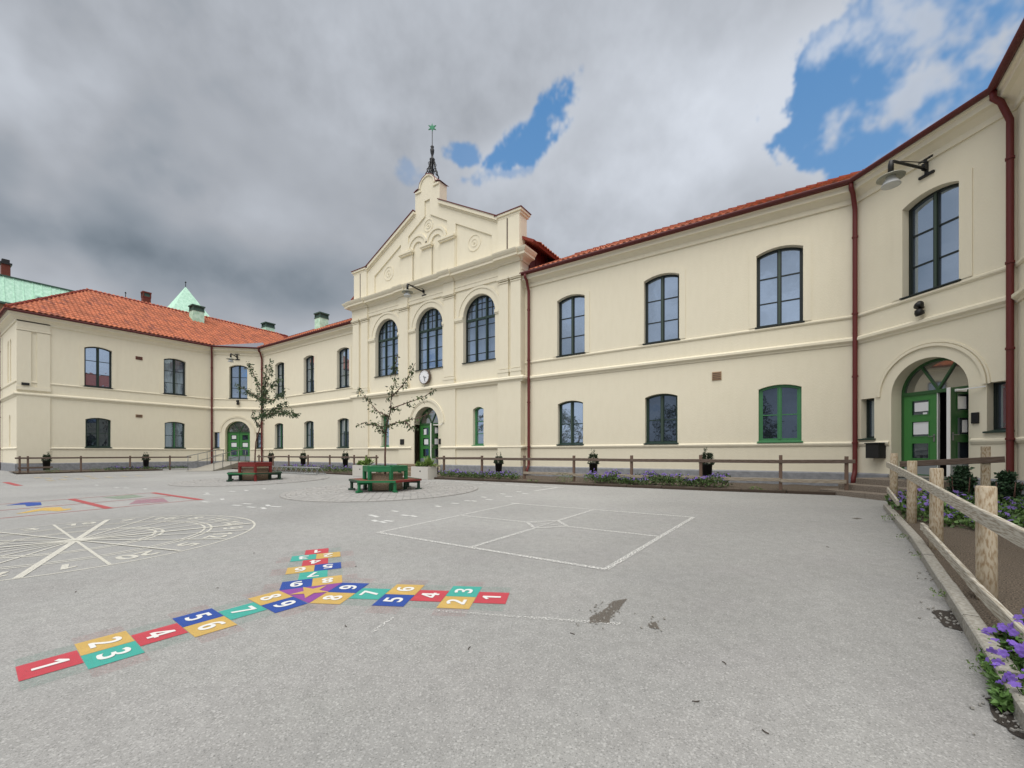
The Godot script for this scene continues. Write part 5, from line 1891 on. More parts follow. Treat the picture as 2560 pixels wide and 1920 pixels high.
# ------------------------------------------------------------------ steps, ramp, railings
func steps() -> void:
	var fr := frame(Vector3(HX, 0, 0), Vector3(S2, 0, S2))
	var o := thing("stone_steps", "three broad stone steps up to the open right corner door", "steps")
	var lev := [[0.62, 3.15, 2.0, 0.09], [0.84, 2.95, 1.62, 0.25], [1.02, 2.72, 1.24, 0.41]]
	for l in lev:
		var n := 2 if l[0] < 0.9 else 1
		for k in n:
			var a: float = lerpf(l[0], l[1], float(k) / n)
			var b: float = lerpf(l[0], l[1], float(k + 1) / n) - (0.006 if k < n - 1 else 0.0)
			var mb := MB.new()
			mb.cbox(Vector3((a + b) * 0.5, (l[3] - 0.12) * 0.5, l[2] * 0.5 + 0.03), Vector3(b - a, l[3] + 0.12, l[2] - 0.06), 0.015, fr)
			part(o, "step", mb.done(), M.step_stone)
	var mb := MB.new()
	mb.box(Vector3(2.35, 0.45, 1.0), Vector3(0.7, 0.03, 0.28), fr)
	part(o, "boot_scraper", mb.done(), M.galvanised)
	o = thing("wooden_steps", "reddish steps between the planters up to the gable door", "steps")
	for k in 3:
		mb = MB.new()
		mb.cbox(Vector3(0.11, 0.12 + 0.16 * k - 0.1, 1.05 - 0.19 * k + 0.3), Vector3(2.3, 0.16 + 0.2, 1.5 - 0.38 * k), 0.012)
		part(o, "step", mb.done(), M.box_wood)
	# ramp out from the left corner door
	var f := frame(Vector3(-XW, 0, CZ), Vector3(S2, 0, -S2))
	o = thing("access_ramp", "grey sloping ramp with pipe handrails at the left corner door", "ramp")
	mb = MB.new()
	mb.slab(PackedVector2Array([Vector2(0, -0.1), Vector2(5.4, -0.1), Vector2(5.4, -0.04), Vector2(1.2, 0.46), Vector2(0, 0.46)]), -0.75, 0.75, Transform3D(Basis(f.basis.z, Vector3.UP, -f.basis.x), f * Vector3(1.77, 0, 0.1)))
	part(o, "deck", mb.done(), M.concrete)
	for s in [1.02, 2.52]:
		for hgt in [0.45, 0.92]:
			mb = MB.new(true)
			mb.tube([f * Vector3(s, 0.44 + hgt, 0.4), f * Vector3(s, 0.44 + hgt, 1.4), f * Vector3(s, -0.02 + hgt, 5.4)], [0.022], 8)
			part(o, "handrail", mb.done(), M.galvanised)
		for k in 5:
			var n := 0.5 + k * 1.2
			var y := 0.44 if n < 1.4 else lerpf(0.44, -0.02, (n - 1.4) / 4.0)
			mb = MB.new(true)
			mb.tube([f * Vector3(s, y - 0.1, n), f * Vector3(s, y + 0.92, n)], [0.02], 8)
			part(o, "post", mb.done(), M.galvanised)

func bike_rack() -> void:
	var o := thing("bicycle_rack", "low grey steel bicycle rack along the flower bed left of the planters", "bicycle rack")
	var x0 := -9.8
	var x1 := -4.4
	var z := 3.3
	var mb := MB.new(true)
	for q in [[0.06, 0.0], [0.06, 0.5], [0.38, 0.32]]:
		mb.tube([g3(x0, z + q[1], q[0]), g3(x1, z + q[1], q[0])], [0.034], 6)
	part(o, "rail", mb.done(), M.rack_grey)
	var n := 11
	for i in n:
		var x := lerpf(x0 + 0.1, x1 - 0.1, i / float(n - 1))
		mb = MB.new(true)
		mb.tube([g3(x, z + 0.5, 0.06), g3(x, z + 0.32, 0.38), g3(x + 0.06, z + 0.3, 0.38), g3(x + 0.06, z, 0.06)], [0.026], 6)
		part(o, "hoop", mb.done(), M.rack_grey)

# ------------------------------------------------------------------ fences
func fence(called: String, label: String, posts: Array, rails: Array, up: float, w: float, pm: Material, rm: Material, round_post := false) -> void:
	# posts: [x, z, top]; rails: [x0, z0, y0, x1, z1, y1, height]
	var o := thing(called, label, "fence", Vector3.ZERO, "low post and rail fences round the flower beds")
	for p in posts:
		var mb := MB.new(round_post)
		var lean := Vector3(rng.randf_range(-0.012, 0.012), 0, rng.randf_range(-0.012, 0.012))
		var b := g3(p[0], p[1], -0.1)
		var t := Vector3(p[0], p[2], p[1]) + lean
		if round_post:
			mb.tube([b, b.lerp(t, 0.5), t - Vector3(0, 0.012, 0), t], [w * 0.5, w * 0.5, w * 0.5, w * 0.44], 14)
		else:
			mb.beam(b, t, w, w, 0.008)
		part(o, "post", mb.done(), pm)
	for r in rails:
		var mb := MB.new()
		mb.beam(Vector3(r[0], r[2], r[1]), Vector3(r[3], r[5], r[4]), 0.035, r[6], 0.006)
		part(o, "rail", mb.done(), M.rail_dark if r.size() > 7 else rm)

func fences() -> void:
	# right of the gable
	var px := [3.06, 5.27, 7.44, 9.63, 11.81, 14.03, 16.15, 17.64]
	var posts := []
	for i in px.size():
		posts.append([px[i], 2.1, [0.97, 0.98, 0.99, 1.0, 1.01, 1.03, 1.03, 1.0][i]])
	var rails := []
	for i in range(0, px.size() - 1):
		var zz := 2.165
		rails.append([px[i] - (0.45 if i == 0 else 0.0), zz, 0.85 + rng.randf_range(-0.01, 0.01), px[i + 1] - (0.004 if i < 6 else -0.18), zz, 0.85 + rng.randf_range(-0.01, 0.02), 0.10, 1])
		if i >= 2:
			rails.append([px[i], zz, 0.29 + rng.randf_range(-0.015, 0.015), px[i + 1] - 0.004, zz, 0.31 + rng.randf_range(-0.015, 0.015), 0.10])
	fence("wooden_fence", "weathered post and rail fence along the purple flowers right of the gable", posts, rails, 0.08, 0.085, M.post_dark, M.rail_wood)
	# left of the gable
	px = [-14.2, -12.3, -10.34, -8.14, -5.89, -3.62, -1.45, -0.62]
	px = [-14.2, -12.3, -10.34, -8.14, -5.89, -3.62, -2.55, -1.75]
	posts = []
	rails = []
	for i in px.size():
		posts.append([px[i], 2.1, 0.99])
	for i in px.size() - 1:
		rails.append([px[i] - 0.1, 2.165, 0.86, px[i + 1] + (0.25 if i == px.size() - 2 else -0.104), 2.165, 0.86 + rng.randf_range(-0.01, 0.01), 0.09])
	fence("wooden_fence", "dark single rail fence along the bed left of the gable", posts, rails, 0.08, 0.075, M.post_dark, M.rail_dark)
	# along the left wing
	var pz := [12.42, 12.12, 10.05, 7.84, 5.78]
	posts = []
	rails = []
	for i in pz.size():
		posts.append([-18.47, pz[i], 0.93])
	for i in range(1, pz.size()):
		rails.append([-18.405, pz[i] if i < pz.size() - 1 else 4.6, 0.82, -18.405, pz[i - 1] + (0.2 if i == 1 else -0.004) if i > 1 else 12.6, 0.82, 0.09])
	rails.append([-18.405, 12.5, 0.28, -18.405, 11.2, 0.3, 0.1])
	fence("wooden_fence", "dark fence along the bed in front of the left wing", posts, rails, 0.08, 0.08, M.post_dark, M.rail_dark)
	# the near fence, running towards the camera
	posts = [[18.19, 4.92, 1.08], [18.10, 7.15, 0.96], [17.97, 9.30, 0.90], [17.86, 11.42, 0.81], [17.74, 13.7, 0.76]]
	rails = []
	var rt := [0.85, 0.75, 0.68, 0.59, 0.52]
	var rl := [0.31, 0.22, 0.12, 0.0, -0.08]
	for i in 4:
		var a: Array = posts[i]
		var b: Array = posts[i + 1]
		var dx := -0.078
		rails.append([a[0] + dx, a[1] - (0.15 if i == 0 else 0.0), rt[i], b[0] + dx, b[1] - 0.004, rt[i + 1], 0.115])
		if i != 1:
			rails.append([a[0] + dx, a[1] - 0.1, rl[i], b[0] + dx - (0.0 if i > 0 else 0.0), b[1] - (0.004 if i > 0 else 1.25), rl[i + 1] if i > 0 else 0.26, 0.10])
	rails.remove_at(1)
	rails.append([18.11, 4.85, 0.33, 18.08, 6.15, 0.17, 0.10])
	rails.append([17.905, 8.95, 0.13, 17.905, 9.3, 0.12, 0.098])
	fence("wooden_fence", "near fence with thick pale round posts running along the right kerb", posts, rails, 0.1, 0.125, M.post_wood, M.rail_pale, true)
	posts = [[19.49, 4.9, 1.21]]
	rails = [[18.28, 4.965, 0.86, 19.72, 4.965, 0.97, 0.115]]
	fence("wooden_fence", "short brown fence across the flower bed to the right wing", posts, rails, 0.1, 0.11, M.post_wood, M.rail_dark)

# ------------------------------------------------------------------ benches and trees
func tree_bench(c: Vector2, up_mat: Material, seats: Array, legs: Array, turn: float, label: String) -> void:
	var base := gnd(c.x, c.y)
	var o := thing("tree_bench", label, "bench", Vector3(c.x, base, c.y))
	var box := MB.new()
	for k in 6:
		var a0 := turn + TAU * k / 6.0
		var a1 := turn + TAU * (k + 1) / 6.0
		var d0 := Vector3(cos(a0), 0, sin(a0))
		var d1 := Vector3(cos(a1), 0, sin(a1))
		var dm := ((d0 + d1) * 0.5).normalized()
		# seat planks
		for j in 3:
			var r0 := 0.74 + j * 0.155
			var r1 := r0 + 0.145
			var mb := MB.new()
			var poly := [d0 * r0, d0 * r1, d1 * r1, d1 * r0]
			var e := (d1 - d0).normalized() * 0.004
			var top := Vector3(0, 0.37, 0)
			var bot := Vector3(0, 0.33, 0)
			var p := [poly[0] + e, poly[1] + e, poly[2] - e, poly[3] - e]
			mb.quad(p[0] + top, p[1] + top, p[2] + top, p[3] + top)
			mb.quad(p[0] + bot, p[3] + bot, p[2] + bot, p[1] + bot)
			for q in 4:
				mb.quad(p[q] + bot, p[(q + 1) % 4] + bot, p[(q + 1) % 4] + top, p[q] + top)
			part(o, "seat_plank", mb.done(), seats[k][1] if j < 2 else seats[k][0])
		# edge board under the seat and the upper board ring
		var mb2 := MB.new()
		mb2.beam(d0 * 1.185 + Vector3(0, 0.345, 0), d1 * 1.185 + Vector3(0, 0.345, 0), 0.03, 0.06)
		part(o, "seat_rail", mb2.done(), seats[k][0])
		mb2 = MB.new()
		mb2.beam(d0 * 0.72 + Vector3(0, 0.71, 0), d1 * 0.72 + Vector3(0, 0.71, 0), 0.045, 0.16, 0.01)
		mb2.beam(d0 * 0.655 + Vector3(0, 0.80, 0), d1 * 0.655 + Vector3(0, 0.80, 0), 0.17, 0.03, 0.006)
		part(o, "back_board", mb2.done(), up_mat)
		# leg with a foot, and the post of the back
		mb2 = MB.new()
		mb2.beam(d0 * 1.10 + Vector3(0, 0.0, 0), d0 * 1.10 + Vector3(0, 0.33, 0), 0.075, 0.075, 0.008)
		mb2.beam(d0 * 1.0 + Vector3(0, 0.035, 0), d0 * 1.20 + Vector3(0, 0.035, 0), 0.10, 0.07, 0.01)
		mb2.beam(d0 * 0.60 + Vector3(0, 0.285, 0), d0 * 1.15 + Vector3(0, 0.285, 0), 0.06, 0.085)
		mb2.beam(d0 * 0.66 + Vector3(0, 0.02, 0), d0 * 0.66 + Vector3(0, 0.25, 0), 0.09, 0.09)
		part(o, "leg", mb2.done(), legs[k])
		mb2 = MB.new()
		mb2.beam(d0 * 0.68 + Vector3(0, 0.37, 0), d0 * 0.68 + Vector3(0, 0.785, 0), 0.10, 0.10, 0.01)
		part(o, "back_post", mb2.done(), up_mat)
		for j in 2:
			var w := MB.new()
			w.beam(d0 * 0.56 + Vector3(0, 0.16 + 0.27 * j, 0), d1 * 0.56 + Vector3(0, 0.16 + 0.27 * j, 0), 0.04, 0.26, 0.008)
			part(o, "box_board", w.done(), M.box_wood)
		box.tri(Vector3(0, 0.5, 0), d0 * 0.56 + Vector3(0, 0.46, 0), d1 * 0.56 + Vector3(0, 0.46, 0))
	part(o, "box_earth", box.done(), M.wet_soil)

func young_tree(base: Vector3, trunk: Array, limbs: Array, per_m: float, sd: int, tone: Color, label: String) -> void:
	var r := RandomNumberGenerator.new()
	r.seed = sd
	var o := thing("cherry_tree", label, "tree", base)
	var mb := MB.new(true)
	mb.tube(trunk, [0.032, 0.03, 0.026, 0.024], 8)
	part(o, "trunk", mb.done(), M.bark)
	var lm := MB.new()
	for l in limbs:
		var br := MB.new(true)
		var pts: Array = l[0]
		var rad := []
		for i in pts.size():
			rad.append(lerpf(0.02, 0.006, float(i) / (pts.size() - 1)))
		br.tube(pts, rad, 6)
		part(o, "limb", br.done(), M.bark)
		var dens: float = l[1]
		for i in pts.size() - 1:
			var a: Vector3 = pts[i]
			var b: Vector3 = pts[i + 1]
			var n := maxi(1, int(a.distance_to(b) * per_m * dens / 11.0))
			for k in n:
				var c0 := a.lerp(b, (k + r.randf()) / n) + rdir(r) * r.randf() * 0.14
				for q in int(r.randf_range(4.0, 11.0)):
					var kk := r.randf_range(0.55, 1.4)
					var c := Color(tone.r * kk, tone.g * kk, tone.b * kk)
					if r.randf() < 0.15:
						c = Color(c.r * 1.7, c.g * 1.5, c.b * 1.0)
					rleaf(lm, r, c0 + rdir(r) * r.randf() * 0.13, 0.115, 0.05, c, 0.9)
	var cr := part(o, "crown", lm.done(), M.leaf)
	cr.set_meta("kind", "stuff")

func trees() -> void:
	var b := g3(5.2, 7.2)
	var h := func(x: float, y: float, dz := 0.0) -> Vector3: return Vector3(x - 5.2, y - b.y, dz)
	var tp := [h.call(5.2, 0.25), h.call(5.19, 1.0), h.call(5.22, 1.7), h.call(5.28, 2.05), h.call(5.38, 2.3)]
	young_tree(b, tp, [
		[[h.call(5.28, 2.05), h.call(5.45, 2.45), h.call(5.62, 2.9, 0.1), h.call(5.78, 3.4, 0.1), h.call(5.95, 4.2, 0.15)], 1.25],
		[[h.call(5.62, 2.9, 0.1), h.call(5.95, 3.3, -0.1), h.call(6.15, 3.65, -0.2), h.call(6.42, 3.98, -0.2)], 1.2],
		[[h.call(5.38, 2.3), h.call(5.1, 2.45, 0.2), h.call(4.75, 2.8, 0.3), h.call(4.28, 3.28, 0.4)], 1.2],
		[[h.call(5.5, 2.55), h.call(6.0, 2.72, -0.2), h.call(6.6, 2.85, -0.3), h.call(7.15, 3.12, -0.4)], 0.8],
		[[h.call(5.26, 1.95), h.call(5.9, 2.02, 0.3), h.call(6.7, 2.06, 0.5), h.call(7.4, 2.12, 0.6), h.call(8.1, 2.24, 0.7)], 0.55],
		[[h.call(6.7, 2.06, 0.5), h.call(7.0, 1.9, 0.6), h.call(7.3, 1.78, 0.7)], 0.7],
		[[h.call(5.26, 1.95), h.call(4.9, 2.0, 0.2), h.call(4.5, 2.12, 0.3), h.call(4.15, 2.0, 0.35)], 0.9],
		[[h.call(5.22, 1.7), h.call(5.25, 2.0, 0.3), h.call(5.1, 2.1, 0.5)], 1.6]], 95.0, 101, Color(0.044, 0.072, 0.024), "young cherry tree with sparse spreading limbs growing from the green and red bench")
	b = g3(-3.85, 7.1)
	h = func(x: float, y: float, dz := 0.0) -> Vector3: return Vector3(x + 3.85, y - b.y, dz)
	tp = [h.call(-3.9, 0.25), h.call(-3.87, 1.0), h.call(-3.8, 1.6), h.call(-3.5, 2.1), h.call(-3.3, 2.5)]
	young_tree(b, tp, [
		[[h.call(-3.3, 2.5), h.call(-3.2, 3.2), h.call(-3.05, 3.9), h.call(-2.95, 4.5), h.call(-2.5, 5.1)], 1.6],
		[[h.call(-3.15, 3.6), h.call(-3.3, 4.2, 0.2), h.call(-3.6, 4.7, 0.2), h.call(-4.1, 5.2, 0.2)], 1.4],
		[[h.call(-3.2, 3.2), h.call(-2.5, 3.5, 0.3), h.call(-1.9, 3.9, 0.3), h.call(-1.0, 4.15, 0.4)], 1.5],
		[[h.call(-2.5, 3.5, 0.3), h.call(-1.7, 3.3, 0.3), h.call(-0.5, 3.6, 0.4)], 1.2],
		[[h.call(-3.25, 2.8), h.call(-2.4, 2.75, 0.2), h.call(-1.2, 2.8, 0.3), h.call(0.5, 2.62, 0.4)], 1.6],
		[[h.call(-2.4, 2.75, 0.2), h.call(-1.6, 3.1, 0.1), h.call(-0.9, 3.15, 0.1)], 1.5],
		[[h.call(-3.2, 3.4), h.call(-4.0, 3.7, -0.2), h.call(-5.2, 4.0, -0.3), h.call(-6.5, 4.5, -0.3)], 1.2],
		[[h.call(-3.4, 2.3), h.call(-3.5, 2.6, 0.2), h.call(-3.5, 3.0, 0.3)], 1.6],
		[[h.call(-3.1, 3.9), h.call(-2.6, 4.2, 0.1), h.call(-2.2, 4.7, 0.1)], 1.3]], 112.0, 102, Color(0.034, 0.066, 0.022), "young cherry tree with denser dark leaves growing from the red backed bench")

# ------------------------------------------------------------------ plants
func planter(x: float, z: float, label: String, sd: int) -> void:
	var o := thing("concrete_planter", label, "planter", g3(x, z), "concrete planters by the gable door")
	o.rotation.y = 0.06
	var mb := MB.new()
	var w := 0.98
	var d := 0.62
	var h := 0.56
	for s in [-1.0, 1.0]:
		mb.box(Vector3(s * (w * 0.5 - 0.035), h * 0.5, 0), Vector3(0.07, h, d))
		mb.box(Vector3(0, h * 0.5, s * (d * 0.5 - 0.035)), Vector3(w - 0.14, h - 0.004, 0.068))
	part(o, "box", mb.done(), M.pale_concrete)
	mb = MB.new()
	mb.box(Vector3(0, h - 0.08, 0), Vector3(w - 0.14, 0.06, d - 0.14))
	part(o, "earth", mb.done(), M.wet_soil)
	mb = MB.new(true)
	mb.lathe([Vector2(0.0, 0.004), Vector2(0.035, 0.004), Vector2(0.035, 0.0)], 12, Transform3D(Basis(Vector3.RIGHT, PI * 0.5), Vector3(0.05, 0.36, d * 0.5)))
	part(o, "lifting_eye", mb.done(), M.dark_iron)
	var r := RandomNumberGenerator.new()
	r.seed = sd
	var lm := MB.new()
	for q in [[-0.28, 0.30], [0.02, 0.34], [0.30, 0.5]]:
		var c := Vector3(q[0], h - 0.06, 0.02)
		for k in 46:
			var a := r.randf() * TAU
			var el := r.randf_range(0.1, 1.4)
			var dd := Vector3(cos(a) * cos(el), sin(el), sin(a) * cos(el))
			var s := dd.cross(Vector3.UP).normalized()
			var kk := r.randf_range(0.6, 1.4)
			leaf(lm, c + dd * r.randf_range(0.02, 0.16) * q[1] * 2.0 + Vector3(0, q[1] * 0.3 * r.randf(), 0), dd, s, q[1] * r.randf_range(0.4, 0.75), 0.10, Color(0.13 * kk, 0.21 * kk, 0.045 * kk))
	var pl := part(o, "leafy_plants", lm.done(), M.leaf)
	pl.set_meta("kind", "stuff")

func potted_shrub(at: Vector3, h: float, sd: int, label: String) -> void:
	var o := thing("potted_shrub", label, "shrub", at, "dark shrubs along the foot of the walls")
	var r := RandomNumberGenerator.new()
	r.seed = sd
	var mb := MB.new(true)
	mb.lathe([Vector2(0.0, 0.0), Vector2(0.13, 0.0), Vector2(0.16, h * 0.58), Vector2(0.175, h * 0.58), Vector2(0.175, h * 0.64), Vector2(0.15, h * 0.64), Vector2(0.14, h * 0.58), Vector2(0.0, h * 0.58)], 16)
	part(o, "pot", mb.done(), M.pot_black)
	var lm := MB.new()
	for k in 420:
		var t := r.randf()
		var y := h * 0.55 + t * h * 0.42
		var rr := 0.20 * (1.0 - 0.45 * t) * r.randf_range(0.5, 1.1)
		var a := r.randf() * TAU
		var p := Vector3(cos(a) * rr, y, sin(a) * rr)
		var kk := r.randf_range(0.5, 1.4)
		var d := (Vector3(cos(a), 1.6, sin(a)) + rdir(r) * 0.8).normalized()
		leaf(lm, p, d, d.cross(rdir(r)).normalized(), 0.09, 0.035, Color(0.028 * kk, 0.05 * kk, 0.022 * kk))
	for k in 3:
		var a := r.randf() * TAU
		for j in 18:
			var p := Vector3(cos(a) * 0.1, h - 0.12 + j * 0.018, sin(a) * 0.1)
			rleaf(lm, r, p, 0.07, 0.03, Color(0.04, 0.07, 0.028))
	var f := part(o, "foliage", lm.done(), M.leaf)
	f.set_meta("kind", "stuff")

func bush(at: Vector3, h: float, w: float, sd: int, label: String) -> void:
	var o := thing("evergreen_bush", label, "bush", at)
	var r := RandomNumberGenerator.new()
	r.seed = sd
	var st := MB.new(true)
	for k in 5:
		var a := TAU * k / 5.0
		st.tube([Vector3(0, 0, 0), Vector3(cos(a) * w * 0.3, h * 0.4, sin(a) * w * 0.3), Vector3(cos(a) * w * 0.35, h * 0.8, sin(a) * w * 0.35)], [0.02, 0.014, 0.006], 5)
	part(o, "stems", st.done(), M.bark)
	var lm := MB.new()
	for k in 1500:
		var t := pow(r.randf(), 0.8)
		var rr := w * (0.55 - 0.42 * t) * sqrt(r.randf()) * (1.0 + 0.35 * sin(t * 17.0 + sd))
		var a := r.randf() * TAU
		var kk := r.randf_range(0.45, 1.5)
		rleaf(lm, r, Vector3(cos(a) * rr, 0.04 + t * h, sin(a) * rr), 0.075, 0.045, Color(0.026 * kk, 0.062 * kk, 0.026 * kk))
	var f := part(o, "foliage", lm.done(), M.leaf)
	f.set_meta("kind", "stuff")

# a flower: five rounded petals
func flower(mb: MB, at: Vector3, nrml: Vector3, r: float, c: Color) -> void:
	var x := nrml.cross(Vector3(0.3, 0.2, 0.9)).normalized()
	var y := nrml.cross(x)
	for k in 5:
		var a := TAU * k / 5.0
		var d := x * cos(a) + y * sin(a)
		var s := nrml.cross(d)
		mb.col(c)
		var p1 := at + d * r * 0.55 + s * r * 0.42 + nrml * r * 0.12
		var p2 := at + d * r * 0.55 - s * r * 0.42 + nrml * r * 0.12
		var p3 := at + d * r + s * r * 0.25 + nrml * r * 0.05
		var p4 := at + d * r - s * r * 0.25 + nrml * r * 0.05
		mb.tri(at, p1, p2)
		mb.quad(p1, p3, p4, p2)

func flower_patch(label: String, poly: Array, h: float, leaves: int, flowers: int, fr: float, up: float, sd: int, leaf_size := 0.06, tone := Color(0.075, 0.13, 0.035)) -> void:
	var o := thing("purple_flower_patch", label, "flowers", Vector3.ZERO)
	var r := RandomNumberGenerator.new()
	r.seed = sd
	var pts := v2s(poly)
	var bx := Rect2(pts[0], Vector2.ZERO)
	for q in pts:
		bx = bx.expand(q)
	var n := FastNoiseLite.new()
	n.seed = sd
	n.frequency = 1.1
	var lm := MB.new()
	var fm := MB.new()
	var cl := 0
	var cf := 0
	var guard := 0
	while (cl < leaves or cf < flowers) and guard < 60000:
		guard += 1
		var p := bx.position + Vector2(r.randf() * bx.size.x, r.randf() * bx.size.y)
		if not Geometry2D.is_point_in_polygon(p, pts):
			continue
		var hh := h * (0.65 + 0.6 * n.get_noise_2d(p.x, p.y))
		if cl < leaves:
			var kk := r.randf_range(0.5, 1.5)
			var t := sqrt(r.randf())
			var d := (rdir(r) + Vector3.UP * 0.6).normalized()
			leaf(lm, g3(p.x, p.y, up + t * hh), d, d.cross(rdir(r)).normalized(), leaf_size * r.randf_range(0.7, 1.3), leaf_size * 0.8, Color(tone.r * kk, tone.g * kk, tone.b * kk))
			cl += 1
		if cf < flowers and n.get_noise_2d(p.x * 2.0 + 40.0, p.y * 2.0) > -0.25:
			var kk := r.randf_range(0.75, 1.25)
			flower(fm, g3(p.x, p.y, up + hh * r.randf_range(0.9, 1.15)), (Vector3(0.0, 1.0, 0.5) + rdir(r) * 0.8).normalized(), fr * r.randf_range(0.8, 1.2), Color(0.15 * kk, 0.095 * kk, 0.33 * kk))
			cf += 1
	part(o, "foliage", lm.done(), M.leaf).set_meta("kind", "stuff")
	part(o, "blossoms", fm.done(), M.petal).set_meta("kind", "stuff")

func near_flowers() -> void:
	var o := thing("purple_geranium", "nearest clump of purple geraniums spilling over the kerb", "flowers", Vector3.ZERO)
	var r := RandomNumberGenerator.new()
	r.seed = 77
	var lm := MB.new()
	var st := MB.new(true)
	st.col(Color(0.08, 0.14, 0.04))
	var edge := func(z: float) -> float: return 17.36 + (13.7 - z) * 0.17
	for k in 3200:
		var z := r.randf_range(12.25, 13.3)
		var p := Vector2(edge.call(z) + 0.0 + pow(r.randf(), 1.5) * 0.7, z)
		var kk := r.randf_range(0.5, 1.5)
		var d := (rdir(r) + Vector3.UP * 0.5).normalized()
		var inn := clampf((p.x - edge.call(z)) * 4.0, 0.25, 1.0)
		leaf(lm, g3(p.x, p.y, 0.02 + r.randf() * 0.27 * inn), d, d.cross(rdir(r)).normalized(), 0.042, 0.036, Color(0.085 * kk, 0.17 * kk, 0.038 * kk))
	part(o, "foliage", lm.done(), M.leaf).set_meta("kind", "stuff")
	for k in 95:
		var z := r.randf_range(12.3, 13.28)
		var off := pow(r.randf(), 1.3) * 0.6
		var x: float = edge.call(z) + off
		var at := g3(x, z, 0.05 + minf(off * 1.1, 0.24) + r.randf() * 0.05)
		var fm := MB.new()
		var kk := r.randf_range(0.75, 1.25)
		flower(fm, at, (Vector3(-0.5, 0.8, 0.5) + rdir(r) * 0.8).normalized(), r.randf_range(0.020, 0.029), Color(0.185 * kk, 0.10 * kk, 0.46 * kk))
		part(o, "flower", fm.done(), M.petal)
		st.tube([at, at + Vector3(0.04, -0.08, 0.0)], [0.0022], 4)
	part(o, "stems", st.done(), M.leaf).set_meta("kind", "stuff")

func plants() -> void:
	planter(2.82, 3.12, "concrete planter with leafy green plants right of the gable door steps", 201)
	planter(-1.38, 3.12, "concrete planter half hidden behind the green and red tree bench", 202)
	var k := 0
	for q in [[5.55, 0.95, "second left of the downpipe"], [10.04, 1.05, "x"], [14.07, 1.1, "x"]]:
		var lab: String = ["dark potted shrub right of the gable door behind the purple flowers", "dark potted shrub under the wall left of the widest purple flower patch", "dark potted shrub by the thick fence post at the right end of the purple patch"][k]
		potted_shrub(g3(q[0], 1.25, 0.2), q[1] - 0.2, 300 + k, lab)
		k += 1
	k = 0
	for x in [-14.26, -10.18, -5.65]:
		potted_shrub(g3(x, 1.25, 0.25), 0.85, 320 + k, ["dark potted shrub nearest the ramp handrail left of the gable", "dark potted shrub under the middle lower window left of the gable", "dark potted shrub under the window next to the gable on its left"][k])
		k += 1
	k = 0
	for z in [11.3, 6.8]:
		potted_shrub(g3(-19.37, z, 0.15), 0.85, 340 + k, ["dark potted shrub at the far left end of the left wing", "dark potted shrub between the lower windows of the left wing"][k])
		k += 1
	bush(g3(19.35, 4.15, 0.08), 0.75, 0.62, 361, "ivy dark evergreen bush left of the far brown fence post")
	bush(g3(19.95, 4.2, 0.08), 0.66, 0.6, 362, "ivy dark evergreen bush right of the far brown fence post beside the drain")
	flower_patch("purple flower patch beside the concrete planter right of the gable", [3.3, 2.78, 7.3, 2.55, 7.2, 1.9, 3.3, 2.0], 0.36, 2600, 300, 0.032, 0.06, 401)
	flower_patch("widest purple flower patch along the fence right of the gable", [10.2, 2.62, 14.7, 2.42, 14.9, 1.7, 10.6, 1.5], 0.44, 5200, 620, 0.032, 0.06, 402)
	flower_patch("sparse purple flower patch behind the bicycle rack left of the gable", [-10.5, 2.75, -2.9, 2.7, -2.9, 1.8, -10.5, 1.8], 0.42, 2600, 380, 0.036, 0.06, 403)
	flower_patch("low purple flower patch in front of the left wing near the ramp", [-18.2, 4.8, -18.2, 9.0, -18.9, 9.0, -18.9, 4.8], 0.26, 1300, 220, 0.036, 0.06, 404)
	flower_patch("purple flower patch beside the stone steps behind the near fence", [18.1, 4.75, 18.25, 3.9, 19.2, 3.6, 20.2, 3.7, 20.4, 5.9, 19.9, 6.9, 18.7, 7.6, 18.12, 6.9], 0.30, 5200, 520, 0.036, 0.08, 405, 0.075, Color(0.09, 0.165, 0.042))
	# green weeds
	var o := thing("green_weeds", "low green weeds along the kerbs and fence feet", "weeds")
	var lm := MB.new()
	var r := RandomNumberGenerator.new()
	r.seed = 88
	for q in [[9.35, 2.35, 0.32, 160, 0.35], [15.6, 2.3, 0.2, 60, 0.1], [8.2, 2.7, 0.3, 60, 0.08], [-18.4, 11.2, 0.6, 160, 0.25], [-18.5, 9.4, 0.5, 120, 0.2], [-4.2, 2.6, 0.5, 160, 0.3], [-7.0, 2.7, 0.5, 160, 0.3], [-13.0, 2.5, 0.8, 200, 0.35], [18.0, 6.6, 0.2, 60, 0.08], [17.86, 8.4, 0.12, 50, 0.06], [17.8, 9.6, 0.12, 40, 0.06], [17.66, 11.3, 0.12, 60, 0.06], [17.52, 12.9, 0.1, 60, 0.08], [19.3, 9.5, 0.5, 60, 0.06]]:
		for k2 in q[3]:
			var kk := r.randf_range(0.6, 1.5)
			rleaf(lm, r, g3(q[0] + r.randf_range(-1, 1) * q[2], q[1] + r.randf_range(-1, 1) * q[2] * 0.5, 0.04 + r.randf() * q[4]), 0.05 if q[2] > 0.15 else 0.028, 0.028 if q[2] > 0.15 else 0.014, Color(0.10 * kk, 0.16 * kk, 0.04 * kk))
	part(o, "leaves", lm.done(), M.leaf).set_meta("kind", "stuff")
	near_flowers()

